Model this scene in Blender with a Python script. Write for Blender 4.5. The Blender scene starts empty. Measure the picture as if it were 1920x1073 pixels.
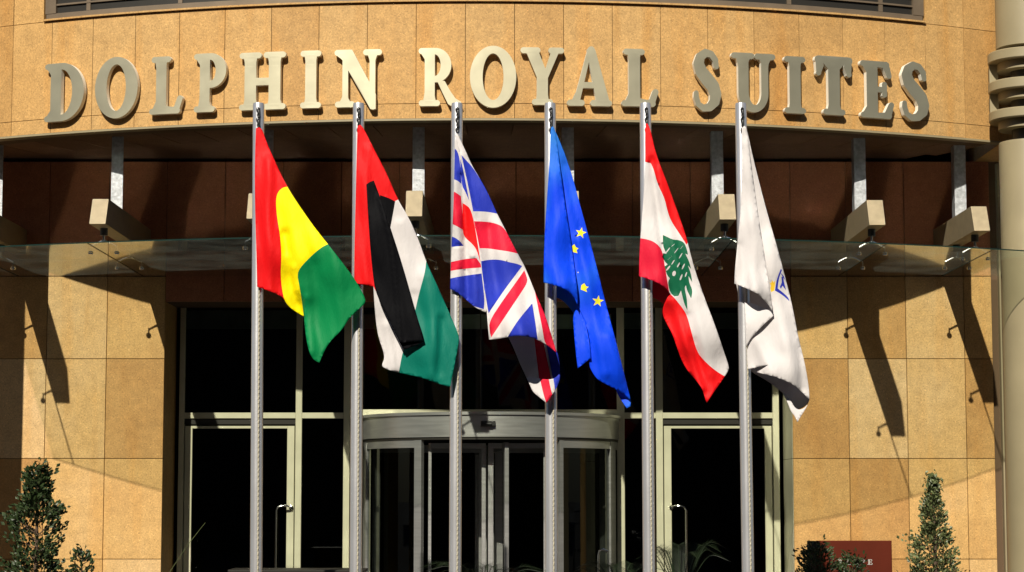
import bpy, math, random
from math import sin, cos, pi, radians as R, atan2, sqrt
from mathutils import Vector, noise
from mathutils.geometry import delaunay_2d_cdt
random.seed(7)
S = bpy.context.scene
# ------------------------------------------------------------------ camera, sky, sun
F = 3960.0; HZ = 927.0; CY = 536.5; CAMY = -24.0; CAMZ = 1.6
TILT = math.atan((HZ-CY)/F)
cam_d = bpy.data.cameras.new('camera'); cam = bpy.data.objects.new('camera', cam_d)
S.collection.objects.link(cam); S.camera = cam
cam.location = (0, CAMY, CAMZ); cam.rotation_euler = (pi/2+TILT, 0, 0)
cam_d.sensor_width = 36; cam_d.lens = 36*F/1920; cam_d.clip_start = .1; cam_d.clip_end = 2000
SUNV = Vector((.25, 1.0, -.80))
w = bpy.data.worlds.new('World'); S.world = w; w.use_nodes = True
nt = w.node_tree; nt.nodes.clear()
sky = nt.nodes.new('ShaderNodeTexSky'); sky.sky_type = 'NISHITA'; sky.sun_disc = False
sky.sun_elevation = math.atan2(.81, sqrt(1+.0625)); sky.sun_rotation = math.atan2(-.25, -1.0)
bg = nt.nodes.new('ShaderNodeBackground'); bg.inputs[1].default_value = .05
wo = nt.nodes.new('ShaderNodeOutputWorld')
nt.links.new(sky.outputs[0], bg.inputs[0]); nt.links.new(bg.outputs[0], wo.inputs[0])
S.cycles.caustics_reflective = True; S.cycles.sample_clamp_indirect = 0; S.cycles.blur_glossy = 0
sl = bpy.data.lights.new('sun', 'SUN'); sl.energy = 5.0; sl.angle = R(.5); sl.color = (1, .93, .80)
so = bpy.data.objects.new('sun', sl); S.collection.objects.link(so); so.location = (-6, -40, 30)
so.rotation_mode = 'QUATERNION'; so.rotation_quaternion = SUNV.to_track_quat('-Z', 'Y')
S.view_settings.view_transform = 'Standard'; S.view_settings.look = 'None'
S.view_settings.gamma = 1; S.view_settings.exposure = .28; S.view_settings.use_curve_mapping = False

def P(px, py, Y):
    """point of the place seen at photo pixel (px,py) lying at depth coordinate Y"""
    u = (px-960)/F; v = (CY-py)/F
    t = (Y-CAMY)/(cos(TILT)-v*sin(TILT))
    return Vector((u*t, Y, CAMZ+(sin(TILT)+v*cos(TILT))*t))
AX, AY = -.37, 9.2                     # centre of the curved front
def PR(px, py, r):
    """same, on the vertical cylinder of radius r about the centre; returns theta, z"""
    Y = AY-r
    for _ in range(12):
        p = P(px, py, Y); th = math.asin(max(-1, min(1, (p.x-AX)/r))); Y = AY-r*cos(th)
    p = P(px, py, Y); return math.asin((p.x-AX)/r), p.z
def C(r, th, z): return Vector((AX+r*sin(th), AY-r*cos(th), z))

# ------------------------------------------------------------------ materials
def nodes(name):
    m = bpy.data.materials.new(name); m.use_nodes = True
    n = m.node_tree.nodes; l = m.node_tree.links; b = n['Principled BSDF']; return m, n, l, b
def N(n, t, **k):
    x = n.new(t)
    for a, v in k.items():
        if a.startswith('i_'): x.inputs[int(a[2:])].default_value = v
        else: setattr(x, a, v)
    return x
def plain(name, col, rough=.5, metal=0, var=0, scale=8, bump=0, bscale=60, spec=.5, aniso=None):
    m, n, l, b = nodes(name)
    b.inputs['Roughness'].default_value = rough; b.inputs['Metallic'].default_value = metal
    b.inputs['Specular IOR Level'].default_value = spec
    c = (*col, 1); b.inputs['Base Color'].default_value = c
    tc = N(n, 'ShaderNodeTexCoord'); src = tc.outputs['Object']
    if aniso:
        mp = N(n, 'ShaderNodeMapping'); mp.inputs['Scale'].default_value = aniso; l.new(src, mp.inputs[0]); src = mp.outputs[0]
    if var:
        t = N(n, 'ShaderNodeTexNoise'); t.inputs['Scale'].default_value = scale; t.inputs['Detail'].default_value = 5
        l.new(src, t.inputs['Vector'])
        mr = N(n, 'ShaderNodeMapRange'); mr.inputs[1].default_value = .3; mr.inputs[2].default_value = .7
        mr.inputs[3].default_value = 1-var; mr.inputs[4].default_value = 1+var; l.new(t.outputs[0], mr.inputs[0])
        mx = N(n, 'ShaderNodeVectorMath', operation='SCALE'); mx.inputs[0].default_value = col
        l.new(mr.outputs[0], mx.inputs['Scale']); l.new(mx.outputs[0], b.inputs['Base Color'])
        rr = N(n, 'ShaderNodeMapRange'); rr.inputs[3].default_value = rough*.85; rr.inputs[4].default_value = min(1, rough*1.2)
        l.new(t.outputs[0], rr.inputs[0]); l.new(rr.outputs[0], b.inputs['Roughness'])
    if bump:
        t = N(n, 'ShaderNodeTexNoise'); t.inputs['Scale'].default_value = bscale; l.new(src, t.inputs['Vector'])
        bp = N(n, 'ShaderNodeBump'); bp.inputs['Strength'].default_value = bump; bp.inputs['Distance'].default_value = .01
        l.new(t.outputs[0], bp.inputs['Height']); l.new(bp.outputs[0], b.inputs['Normal'])
    return m
def stone(name, c1, c2, c3, streak=0.0, rough=.6):
    """speckled cut stone; every slab (mesh island) has its own tone"""
    m, n, l, b = nodes(name); b.inputs['Roughness'].default_value = rough
    b.inputs['Specular IOR Level'].default_value = .3
    g = N(n, 'ShaderNodeNewGeometry'); tc = N(n, 'ShaderNodeTexCoord')
    ramp = N(n, 'ShaderNodeValToRGB'); e = ramp.color_ramp.elements
    e[0].position = 0; e[0].color = (*c1, 1); e[1].position = 1; e[1].color = (*c2, 1)
    k = ramp.color_ramp.elements.new(.5); k.color = (*c3, 1)
    big = N(n, 'ShaderNodeTexNoise'); big.inputs['Scale'].default_value = 1.6; big.inputs['Detail'].default_value = 4
    l.new(tc.outputs['Object'], big.inputs['Vector'])
    ad = N(n, 'ShaderNodeMath', operation='MULTIPLY_ADD'); ad.inputs[1].default_value = .75; ad.inputs[2].default_value = -.38
    l.new(big.outputs[0], ad.inputs[0])
    ad2 = N(n, 'ShaderNodeMath', operation='ADD'); l.new(ad.outputs[0], ad2.inputs[0]); l.new(g.outputs['Random Per Island'], ad2.inputs[1])
    l.new(ad2.outputs[0], ramp.inputs[0])
    # speckles
    sp = N(n, 'ShaderNodeTexNoise'); sp.inputs['Scale'].default_value = 52; sp.inputs['Detail'].default_value = 3; sp.inputs['Roughness'].default_value = .75
    l.new(tc.outputs['Object'], sp.inputs['Vector'])
    mr = N(n, 'ShaderNodeMapRange'); mr.inputs[1].default_value = .33; mr.inputs[2].default_value = .67; mr.inputs[3].default_value = .80; mr.inputs[4].default_value = 1.20
    l.new(sp.outputs[0], mr.inputs[0])
    md_ = N(n, 'ShaderNodeTexNoise'); md_.inputs['Scale'].default_value = 9; md_.inputs['Detail'].default_value = 6; md_.inputs['Roughness'].default_value = .7
    l.new(tc.outputs['Object'], md_.inputs['Vector'])
    mr2 = N(n, 'ShaderNodeMapRange'); mr2.inputs[1].default_value = .3; mr2.inputs[2].default_value = .7; mr2.inputs[3].default_value = .84; mr2.inputs[4].default_value = 1.14
    l.new(md_.outputs[0], mr2.inputs[0])
    mm = N(n, 'ShaderNodeMath', operation='MULTIPLY'); l.new(mr.outputs[0], mm.inputs[0]); l.new(mr2.outputs[0], mm.inputs[1]); mr = mm
    vo = N(n, 'ShaderNodeTexVoronoi'); vo.inputs['Scale'].default_value = 42; l.new(tc.outputs['Object'], vo.inputs['Vector'])
    cr = N(n, 'ShaderNodeMapRange'); cr.inputs[1].default_value = .10; cr.inputs[2].default_value = .22; cr.inputs[3].default_value = .5; cr.inputs[4].default_value = 1
    l.new(vo.outputs['Distance'], cr.inputs[0])
    mu0 = N(n, 'ShaderNodeMath', operation='MULTIPLY'); l.new(mr.outputs[0], mu0.inputs[0]); l.new(cr.outputs[0], mu0.inputs[1])
    v2 = N(n, 'ShaderNodeTexVoronoi'); v2.inputs['Scale'].default_value = 31; l.new(tc.outputs['Object'], v2.inputs['Vector'])
    c2_ = N(n, 'ShaderNodeMapRange'); c2_.inputs[1].default_value = .08; c2_.inputs[2].default_value = .2; c2_.inputs[3].default_value = 1.45; c2_.inputs[4].default_value = 1; l.new(v2.outputs['Distance'], c2_.inputs[0])
    mu = N(n, 'ShaderNodeMath', operation='MULTIPLY'); l.new(mu0.outputs[0], mu.inputs[0]); l.new(c2_.outputs[0], mu.inputs[1])
    sc = N(n, 'ShaderNodeVectorMath', operation='SCALE'); l.new(ramp.outputs[0], sc.inputs[0]); l.new(mu.outputs[0], sc.inputs['Scale'])
    out = sc.outputs[0]
    if streak:
        mp = N(n, 'ShaderNodeMapping'); mp.inputs['Scale'].default_value = (3.2, 3.2, .35); l.new(tc.outputs['Object'], mp.inputs[0])
        st = N(n, 'ShaderNodeTexNoise'); st.inputs['Scale'].default_value = 1.5; st.inputs['Detail'].default_value = 3; l.new(mp.outputs[0], st.inputs['Vector'])
        s2 = N(n, 'ShaderNodeMapRange'); s2.inputs[1].default_value = .52; s2.inputs[2].default_value = .75; s2.inputs[3].default_value = 0; s2.inputs[4].default_value = streak
        l.new(st.outputs[0], s2.inputs[0])
        mx = N(n, 'ShaderNodeMixRGB', blend_type='MULTIPLY'); mx.inputs[2].default_value = (.95, .72, .35, 1)
        l.new(s2.outputs[0], mx.inputs[0]); l.new(out, mx.inputs[1]); out = mx.outputs[0]
    l.new(out, b.inputs['Base Color'])
    bp = N(n, 'ShaderNodeBump'); bp.inputs['Strength'].default_value = .35; bp.inputs['Distance'].default_value = .004
    l.new(sp.outputs[0], bp.inputs['Height']); l.new(bp.outputs[0], b.inputs['Normal'])
    return m
def glass(name, tint, f0=.045, rough=0.0, gcol=(.9, .95, .92), dust=0):
    m = bpy.data.materials.new(name); m.use_nodes = True; n = m.node_tree.nodes; l = m.node_tree.links; n.clear()
    g = N(n, 'ShaderNodeNewGeometry'); d = N(n, 'ShaderNodeVectorMath', operation='DOT_PRODUCT')
    l.new(g.outputs['Normal'], d.inputs[0]); l.new(g.outputs['Incoming'], d.inputs[1])
    a = N(n, 'ShaderNodeMath', operation='ABSOLUTE'); l.new(d.outputs['Value'], a.inputs[0])
    s = N(n, 'ShaderNodeMath', operation='SUBTRACT'); s.inputs[0].default_value = 1; l.new(a.outputs[0], s.inputs[1])
    p = N(n, 'ShaderNodeMath', operation='POWER'); p.inputs[1].default_value = 5; l.new(s.outputs[0], p.inputs[0])
    q = N(n, 'ShaderNodeMath', operation='MULTIPLY_ADD'); q.inputs[1].default_value = 1-f0; q.inputs[2].default_value = f0; l.new(p.outputs[0], q.inputs[0])
    t = N(n, 'ShaderNodeBsdfTransparent'); t.inputs[0].default_value = (*tint, 1)
    gl = N(n, 'ShaderNodeBsdfGlossy'); gl.inputs['Roughness'].default_value = rough; gl.inputs[0].default_value = (*gcol, 1)
    gs = gl.outputs[0]
    if dust:
        g2 = N(n, 'ShaderNodeBsdfGlossy'); g2.inputs['Roughness'].default_value = .13; g2.inputs[0].default_value = (*gcol, 1)
        gm = N(n, 'ShaderNodeMixShader'); gm.inputs[0].default_value = .5; l.new(gs, gm.inputs[1]); l.new(g2.outputs[0], gm.inputs[2]); gs = gm.outputs[0]
    mx = N(n, 'ShaderNodeMixShader'); l.new(q.outputs[0], mx.inputs[0]); l.new(t.outputs[0], mx.inputs[1]); l.new(gs, mx.inputs[2])
    o = N(n, 'ShaderNodeOutputMaterial'); out = mx.outputs[0]
    if dust:
        tr = N(n, 'ShaderNodeBsdfTranslucent'); tr.inputs[0].default_value = (.62, .72, .62, 1)
        tc = N(n, 'ShaderNodeTexCoord'); nz = N(n, 'ShaderNodeTexNoise'); nz.inputs['Scale'].default_value = 2.5; nz.inputs['Detail'].default_value = 6; l.new(tc.outputs['Object'], nz.inputs['Vector'])
        mr = N(n, 'ShaderNodeMapRange'); mr.inputs[1].default_value = .35; mr.inputs[2].default_value = .7; mr.inputs[3].default_value = dust*.4; mr.inputs[4].default_value = dust*1.6; l.new(nz.outputs[0], mr.inputs[0])
        m2 = N(n, 'ShaderNodeMixShader'); l.new(mr.outputs[0], m2.inputs[0]); l.new(out, m2.inputs[1]); l.new(tr.outputs[0], m2.inputs[2]); out = m2.outputs[0]
    l.new(out, o.inputs[0]); return m
def cloth(name, col, sheen=None):
    m, n, l, b = nodes(name); b.inputs['Roughness'].default_value = .6
    b.inputs['Specular IOR Level'].default_value = .25
    b.inputs['Specular IOR Level'].default_value = .04 if max(col) < .01 else .2
    tc = N(n, 'ShaderNodeTexCoord'); t = N(n, 'ShaderNodeTexNoise'); t.inputs['Scale'].default_value = 5; l.new(tc.outputs['Object'], t.inputs['Vector'])
    mr = N(n, 'ShaderNodeMapRange'); mr.inputs[3].default_value = .9; mr.inputs[4].default_value = 1.1; l.new(t.outputs[0], mr.inputs[0])
    mx = N(n, 'ShaderNodeVectorMath', operation='SCALE'); mx.inputs[0].default_value = col; l.new(mr.outputs[0], mx.inputs['Scale'])
    l.new(mx.outputs[0], b.inputs['Base Color'])
    if sheen:  # pale sheen painted into the cloth colour as noise patches
        ft = N(n, 'ShaderNodeTexNoise'); ft.inputs['Scale'].default_value = 1.1; l.new(tc.outputs['Object'], ft.inputs['Vector'])
        fr = N(n, 'ShaderNodeMapRange'); fr.inputs[1].default_value = .45; fr.inputs[2].default_value = .62; l.new(ft.outputs[0], fr.inputs[0])
        fm = N(n, 'ShaderNodeMixRGB'); fm.inputs[2].default_value = (*sheen, 1); l.new(fr.outputs[0], fm.inputs[0]); l.new(mx.outputs[0], fm.inputs[1]); l.new(fm.outputs[0], b.inputs['Base Color'])
    wv = N(n, 'ShaderNodeTexNoise'); wv.inputs['Scale'].default_value = 15; wv.inputs['Detail'].default_value = 7; wv.inputs['Roughness'].default_value = .6
    mp = N(n, 'ShaderNodeMapping'); mp.inputs['Scale'].default_value = (1, 1, .3); mp.inputs['Rotation'].default_value = (0, .35, 0)
    l.new(tc.outputs['Object'], mp.inputs[0]); l.new(mp.outputs[0], wv.inputs['Vector'])
    bp = N(n, 'ShaderNodeBump'); bp.inputs['Strength'].default_value = .5; bp.inputs['Distance'].default_value = .018
    l.new(wv.outputs[0], bp.inputs['Height']); l.new(bp.outputs[0], b.inputs['Normal'])
    return m
M = {}
M['stone'] = stone('limestone', (.58, .40, .20), (.41, .22, .07), (.54, .33, .12), .4, .55)
M['sign_stone'] = stone('sandstone', (.49, .285, .10), (.42, .235, .078), (.49, .30, .115), .5, .65)
M['shade_stone'] = stone('brown_shade_stone', (.44, .165, .08), (.33, .12, .055), (.39, .15, .07), 0, .5)  # same stone as the lower walls, browned to paint in its dim light
M['joint'] = plain('joint', (.10, .06, .03), .9)
M['champagne'] = plain('champagne_metal', (.60, .56, .40), .37, .8, .05, 3)
M['letter_side'] = plain('letter_side', (.80, .78, .68), .45)
M['frame'] = plain('frame_paint', (.58, .56, .40), .4, .2, .06, 4)
M['silver'] = plain('brushed_aluminium', (.55, .55, .53), .35, .8, .08, 3, .05, 80, aniso=(1, 1, 12))
M['pole'] = plain('pole_steel', (.60, .60, .62), .32, .68, .06, 2, .04, 50)
M['bronze'] = plain('bronze_frame', (.16, .12, .08), .5, .2, .1, 5)
M['galv'] = plain('galvanised_steel', (.46, .48, .50), .45, .5, .25, 30, .2, 60)
M['box'] = plain('beige_coated_steel', (.33, .265, .16), .45, .1, .12, 12)
M['chrome'] = plain('chrome', (.75, .75, .72), .15, 1)
M['black'] = plain('black_rubber', (.01, .01, .01), .5)
M['dark_frame'] = plain('dark_frame', (.03, .027, .022), .45, .3)
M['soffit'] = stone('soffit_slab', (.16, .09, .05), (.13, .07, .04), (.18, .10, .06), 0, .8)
M['recess'] = plain('recess_shade_brown', (.10, .065, .035), .7)  # shade of the deep gap put into a dark brown
M['cream'] = plain('cream_paint', (.28, .235, .14), .45, 0, .07, 2)
M['interior'] = plain('interior', (.012, .011, .010), .8)
M['bulkhead'] = plain('bulkhead', (.5, .58, .52), .6, 0, .2, 3)
M['canopy'] = glass('canopy_glass', (.86, .90, .84), .10, .02, dust=.026)
M['edge'] = plain('glass_edge', (.01, .03, .025), .2)
M['pane'] = glass('pane_glass', (.30, .32, .30), .03)
M['rope'] = plain('rope', (.42, .38, .28), .8)
M['frond'] = plain('frond', (.014, .026, .009), .5, 0, .4, 25)
M['leaf'] = plain('leaf', (.028, .048, .014), .45, 0, .5, 25)
M['leaf_pale'] = plain('leaf_pale', (.10, .12, .045), .45, 0, .5, 25)
M['bark'] = plain('bark', (.08, .05, .03), .9)
M['ground'] = plain('pavement', (.035, .031, .028), .85, 0, .15, 2, .2, 40)
M['asphalt'] = plain('asphalt', (.05, .05, .05), .9, 0, .2, 4, .3, 60)
M['redboard'] = plain('red_brown_panel', (.085, .014, .006), .6, 0, .15, 2, spec=.1)
M['white_letter'] = plain('white_letter', (.35, .33, .30), .5)
M['opposite'] = plain('opposite_blocker_render', (.045, .038, .032), .9, 0, .2, 1)
M['pot'] = plain('terracotta', (.16, .07, .04), .8)
FL = {k: cloth('cloth_'+k, c, (.02, .17, .62) if k == 'blue' else None) for k, c in dict(red=(.68, .004, .006), yellow=(.88, .72, .0), green=(.0, .19, .055), teal=(.0, .15, .105),
      black=(.004, .004, .005), white=(.58, .55, .545), navy=(.018, .035, .40), pinkred=(.62, .008, .035), blue=(.0, .05, .75), paleblue=(.03, .13, .62),
      star=(.85, .72, .03), cedar=(.004, .11, .05), gold=(.75, .48, .03), inkblue=(.02, .03, .35)).items()}

# ------------------------------------------------------------------ mesh building
class MB:
    def __init__(s): s.v = []; s.f = []; s.m = []; s.mi = 0
    def quad(s, a, b, c, d):
        i = len(s.v); s.v += [a, b, c, d]; s.f.append((i, i+1, i+2, i+3)); s.m.append(s.mi)
    def hexa(s, c8):
        i = len(s.v); s.v += [Vector(c) for c in c8]
        for q in ((0, 3, 2, 1), (4, 5, 6, 7), (0, 1, 5, 4), (1, 2, 6, 5), (2, 3, 7, 6), (3, 0, 4, 7)):
            s.f.append(tuple(i+k for k in q)); s.m.append(s.mi)
        return s
    def box(s, x0, x1, y0, y1, z0, z1):
        return s.hexa([(x0, y0, z0), (x1, y0, z0), (x1, y1, z0), (x0, y1, z0), (x0, y0, z1), (x1, y0, z1), (x1, y1, z1), (x0, y1, z1)])
    def bevelbox(s, x0, x1, y0, y1, z0, z1, b=.012):
        # box with chamfered front edges (front is the low-y side)
        o = [(x0, z0), (x1, z0), (x1, z1), (x0, z1)]; n = [(x0+b, z0+b), (x1-b, z0+b), (x1-b, z1-b), (x0+b, z1-b)]
        i = len(s.v)
        s.v += [Vector((x, y1, z)) for x, z in o]+[Vector((x, y0+b, z)) for x, z in o]+[Vector((x, y0, z)) for x, z in n]
        s.f.append((i+3, i+2, i+1, i)); s.m.append(s.mi)
        for k in range(4):
            j = (k+1) % 4
            s.f += [(i+k, i+j, i+4+j, i+4+k), (i+4+k, i+4+j, i+8+j, i+8+k)]; s.m += [s.mi]*2
        s.f.append((i+8, i+9, i+10, i+11)); s.m.append(s.mi); return s
    def tube(s, pts, rad, seg=10, cap=True):
        pts = [Vector(p) for p in pts]; n = len(pts); rads = rad if isinstance(rad, (list, tuple)) else [rad]*n
        i0 = len(s.v); up = None
        for k, p in enumerate(pts):
            t = (pts[min(k+1, n-1)]-pts[max(k-1, 0)]).normalized()
            if up is None: up = t.orthogonal().normalized()
            a = (up-t*up.dot(t)).normalized(); up = a; b = t.cross(a)
            for j in range(seg): s.v.append(p+(a*cos(2*pi*j/seg)+b*sin(2*pi*j/seg))*rads[k])
        for k in range(n-1):
            for j in range(seg):
                q = (j+1) % seg
                s.f.append((i0+k*seg+j, i0+k*seg+q, i0+(k+1)*seg+q, i0+(k+1)*seg+j)); s.m.append(s.mi)
        if cap:
            s.f.append(tuple(i0+j for j in range(seg))[::-1]); s.m.append(s.mi)
            s.f.append(tuple(i0+(n-1)*seg+j for j in range(seg))); s.m.append(s.mi)
        return s
    def lathe(s, cx, cy, prof, seg=40):
        return s.tube([(cx, cy, z+k*1e-6) for k, (r, z) in enumerate(prof)], [r for r, z in prof], seg)
    def arc(s, r0, r1, t0, t1, z0, z1, n=1, cx=AX, cy=AY, drop=0):
        def c(r, t, z): return Vector((cx+r*sin(t), cy-r*cos(t), z))
        i = len(s.v)
        for k in range(n+1):
            t = t0+(t1-t0)*k/n
            s.v += [c(r1, t, z0), c(r0, t, z0), c(r0, t, z1), c(r1, t, z1)]
        for k in range(n):
            a = i+4*k; b = a+4
            for q in ((0, 1), (1, 2), (2, 3), (3, 0)):
                s.f.append((a+q[0], a+q[1], b+q[1], b+q[0])); s.m.append(s.mi)
        s.f.append((i, i+3, i+2, i+1)); e = i+4*n; s.f.append((e, e+1, e+2, e+3)); s.m += [s.mi]*2
        return s
    def build(s, name, mats, parent=None, smooth=False, fix=True):
        me = bpy.data.meshes.new(name); me.from_pydata([tuple(v) for v in s.v], [], s.f)
        mats = mats if isinstance(mats, list) else [mats]
        for m in mats: me.materials.append(m)
        for p, mi in zip(me.polygons, s.m): p.material_index = mi
        if fix:
            import bmesh
            bm = bmesh.new(); bm.from_mesh(me); bmesh.ops.recalc_face_normals(bm, faces=bm.faces); bm.to_mesh(me); bm.free()
        if smooth:
            me.shade_smooth()
            if smooth == 'auto': me.set_sharp_from_angle(angle=R(35))
        o = bpy.data.objects.new(name, me); S.collection.objects.link(o)
        if parent is not None: o.parent = parent
        o.data.update(); return o
def root(name, label, cat, loc=(0, 0, 0), group=None):
    o = bpy.data.objects.new(name, None); S.collection.objects.link(o); o.location = loc; o.empty_display_size = .2
    return tag(o, label, cat, group)
def tag(o, label, cat, group=None):
    o['label'] = label; o['category'] = cat
    if group: o['group'] = group
    return o
def struct(o): o['kind'] = 'structure'; return o

# ------------------------------------------------------------------ key heights
Zsof = PR(897, 222, 12.0)[1]          # underside of the lettered band
Ztop = PR(880, 4, 12.0)[1]            # joint on top of the band
Zgl = CAMZ+2.48                       # glass canopy
YW, YC = 0.0, .8                      # stone wall face, entrance glazing
XL, XR = P(308, 700, 0).x, P(1485, 700, 0).x
Zlin = P(900, 566, 0).z
XE = P(1858, 500, 0).x

# ------------------------------------------------------------------ ground
g = MB(); g.quad(Vector((-400, -300, 0)), Vector((400, -300, 0)), Vector((400, 300, 0)), Vector((-400, 300, 0)))
struct(g.build('ground', M['ground']))
g = MB(); g.quad(Vector((-400, -31, .004)), Vector((400, -31, .004)), Vector((400, -12, .004)), Vector((-400, -12, .004)))
struct(g.build('road', M['asphalt']))
struct(MB().box(-400, 400, -12.0, -11.75, 0, .12).build('kerb', M['ground']))

# ------------------------------------------------------------------ hotel building
hotel = root('hotel_building', 'sandstone hotel front with a curved lettered band over a recessed glass entrance', 'building')
# curved band of slabs
GAP = .0032
bandroot = MB()
step = R(2.4); off = R(-.51)
def slabs(mb, r0, r1, ks, z0, z1):
    for k in ks:
        mb.arc(r0, r1, off+k*step+GAP/r1*.9, off+(k+1)*step-GAP/r1*.9, z0+GAP, z1-GAP, 3)
tE = PR(1879, 250, 12.0)[0]
ks = range(-14, 11)
zj = PR(870, 194, 12.0)[1]
b = MB(); slabs(b, 11.93, 12.0, ks, zj, Ztop)
for k in (): pass
b.arc(11.93, 12.0, off+11*step+.0005, tE, zj+GAP, Ztop-GAP, 3)
b.build('curved_stone_band', M['sign_stone'], hotel)
b = MB(); slabs(b, 11.93, 12.0, ks, Zsof, zj); b.arc(11.93, 12.0, off+11*step+.0005, tE, Zsof, zj-GAP, 3)
b.build('lower_stone_course', M['sign_stone'], hotel)
MB().arc(11.88, 12.012, R(-34), tE, Zsof-.022, Zsof-.001, 60).build('drip_edge', M['cream'], hotel, 'auto')
MB().arc(11.6, 11.94, R(-34), tE-.002, Zsof+.002, Ztop+1.6, 60).build('band_backing', M['joint'], hotel)
# upper storey: slabs beside a long recessed window
tA = PR(82, 34, 12.0)[0]; tB = PR(1735, 36, 12.0)[0]
b = MB()
for k in range(-14, 12):
    a0 = off+k*step+.0004; a1 = off+(k+1)*step-.0004
    if a1 < tA+.0: b.arc(11.93, 12.0, a0, a1, Ztop+GAP, Ztop+1.6, 3)
    elif a0 < tA: b.arc(11.93, 12.0, a0, tA, Ztop+GAP, Ztop+1.6, 2)
    if a0 > tB and a1 < tE: b.arc(11.93, 12.0, a0, a1, Ztop+GAP, Ztop+1.6, 3)
    elif a1 > tB and a0 < tB: b.arc(11.93, 12.0, tB, a1, Ztop+GAP, Ztop+1.6, 2)
    if a1 > tA and a1-step <= tA or k == 11: b.build('upper_stone_wall', M['sign_stone'], hotel); b = MB()
# cut the backing away visually: reveal + window set in front of the backing
win = MB().arc(11.945, 11.958, tA, tB, Ztop+.004, Ztop+1.6, 60).build('window', M['dark_frame'], hotel)
MB().arc(11.96, 12.03, tA+.001, tB-.001, Ztop+.004, Ztop+.022, 60).build('sill', M['sign_stone'], win)
b = MB(); b.arc(11.96, 11.985, tA+.002, tB-.002, Ztop+.024, Ztop+.085, 60)
for z in (.17, .27, .37, .47): b.arc(11.96, 11.98, tA+.012, tB-.012, Ztop+z, Ztop+z+.018, 60)
for k in range(9):
    t = tA+(tB-tA)*(k+.5)/9; b.arc(11.96, 11.975, t-.002, t+.002, Ztop+.09, Ztop+1.5, 1)
b.arc(11.96, 11.99, tA+.001, tA+.012, Ztop+.086, Ztop+1.55, 1); b.arc(11.96, 11.99, tB-.012, tB-.001, Ztop+.086, Ztop+1.55, 1)
b.build('window_frame', M['bronze'], win)
# flat roof slab over the storey and soffit under the band
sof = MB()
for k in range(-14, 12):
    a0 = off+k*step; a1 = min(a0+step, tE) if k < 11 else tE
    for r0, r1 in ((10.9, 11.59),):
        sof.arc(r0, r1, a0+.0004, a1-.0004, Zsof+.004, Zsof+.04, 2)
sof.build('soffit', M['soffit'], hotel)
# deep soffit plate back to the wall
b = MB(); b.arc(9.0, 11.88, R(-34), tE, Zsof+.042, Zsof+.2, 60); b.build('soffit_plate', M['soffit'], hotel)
b = MB(); b.box(-8.5, 8.5, .02, .5, Zsof+.201, Zsof+.3); b.build('edge_beam', M['joint'], hotel)
MB().box(-8.5, 8.5, .5, 9, Zsof+.045, Zsof+.2).build('floor_slab', M['interior'], hotel)
# flat stone walls of slabs
TW = 110/F*24; TH = P(900, 672, 0).z-P(900, 859, 0).z
zj0 = P(900, 860, 0).z
def wall(name, x0, x1, joints, z_lo=0.0, z_hi=Zsof, y0=0.0, mat='stone'):
    b = MB(); xs = [x0]+[j for j in joints if x0+.05 < j < x1-.05]+[x1]
    zs = []
    k = -3
    while True:
        z = zj0+k*TH; k += 1
        if z > z_lo+.05 and z < z_hi-.05: zs.append(z)
        if z > z_hi: break
    zs = [z_lo]+zs+[z_hi]
    for i in range(len(xs)-1):
        for j in range(len(zs)-1):
            b.bevelbox(xs[i]+GAP, xs[i+1]-GAP, y0, y0+.04, zs[j]+GAP, zs[j+1]-GAP, .003)
    o = b.build(name, M[mat], hotel)
    return o
jl = [P(x, 850, 0).x for x in (-20, 83, 196)]
wall('stone_wall', -8.3, XL, jl, 0, Zgl-.002)
wall('upper_shade_wall', -8.3, XL, jl, Zgl+.002, Zsof, 0, 'shade_stone')  # dimness above the canopy is put into this stone's colour
jr = [P(x, 850, 0).x for x in (1593, 1703, 1813)]
wall('stone_wall', XR, XE, jr, 0, Zgl-.002)
wall('upper_shade_wall', XR, XE, jr, Zgl+.002, Zsof, 0, 'shade_stone')
jc = [XL+.0+TW*k for k in range(1, 12)]
wall('upper_shade_wall', XL, XR, jc, Zlin, Zsof, 0, 'shade_stone')
b = MB(); b.box(-8.3, XL-.004, .042, .85, 0, Zsof-.002); b.build('wall_core', M['joint'], hotel)
b = MB(); b.box(XR+.004, 8.3, .042, .85, 0, Zsof-.002); b.build('wall_core', M['joint'], hotel)
b = MB(); b.box(XL, XR, .042, .85, Zlin+.003, Zsof-.002); b.build('wall_core', M['joint'], hotel)
# jambs of the recess
MB().box(XL-.003, XL, .041, .86, 0, Zlin+.002).build('jamb', M['stone'], hotel)
j = MB(); j.box(XR, XR+.003, .041, .86, 0, zj0-.003); j.box(XR, XR+.003, .041, .86, zj0+.003, Zlin+.002); j.build('jamb', M['frame'], hotel)
# entrance glazing
def X(px): return P(px, 850, YC).x
def Z(py): return P(900, py, YC).z
def fbox(mb, a, c, top, bot, y0=YC-.03, y1=YC+.05, z=True):
    mb.bevelbox(X(a), X(c), y0, y1, Z(bot) if z else bot, Z(top) if z else top, .004)
zb = 0.02
gf = MB()
zt = Zlin
def vert(a, c, y0=YC-.03): gf.bevelbox(X(a), X(c), y0, YC+.05, zb, zt, .004)
for a, c in ((335, 345), (554, 566), (644, 656), (1157, 1171), (1230, 1243), (1449, 1461)): vert(a, c)
def horiz(a, c, t, bt, y0=YC-.026): gf.bevelbox(X(a), X(c), y0, YC+.05, Z(bt), Z(t), .004)
for a, c in ((345, 554), (566, 644), (656, 690), (1145, 1157), (1171, 1230), (1243, 1449)): horiz(a, c, 774, 785)
horiz(656, 1157, 768, 784, YC-.02)
horiz(345, 1449, 565, 575, YC-.02)
gf.build('entrance_frame', M['frame'], hotel)
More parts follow.
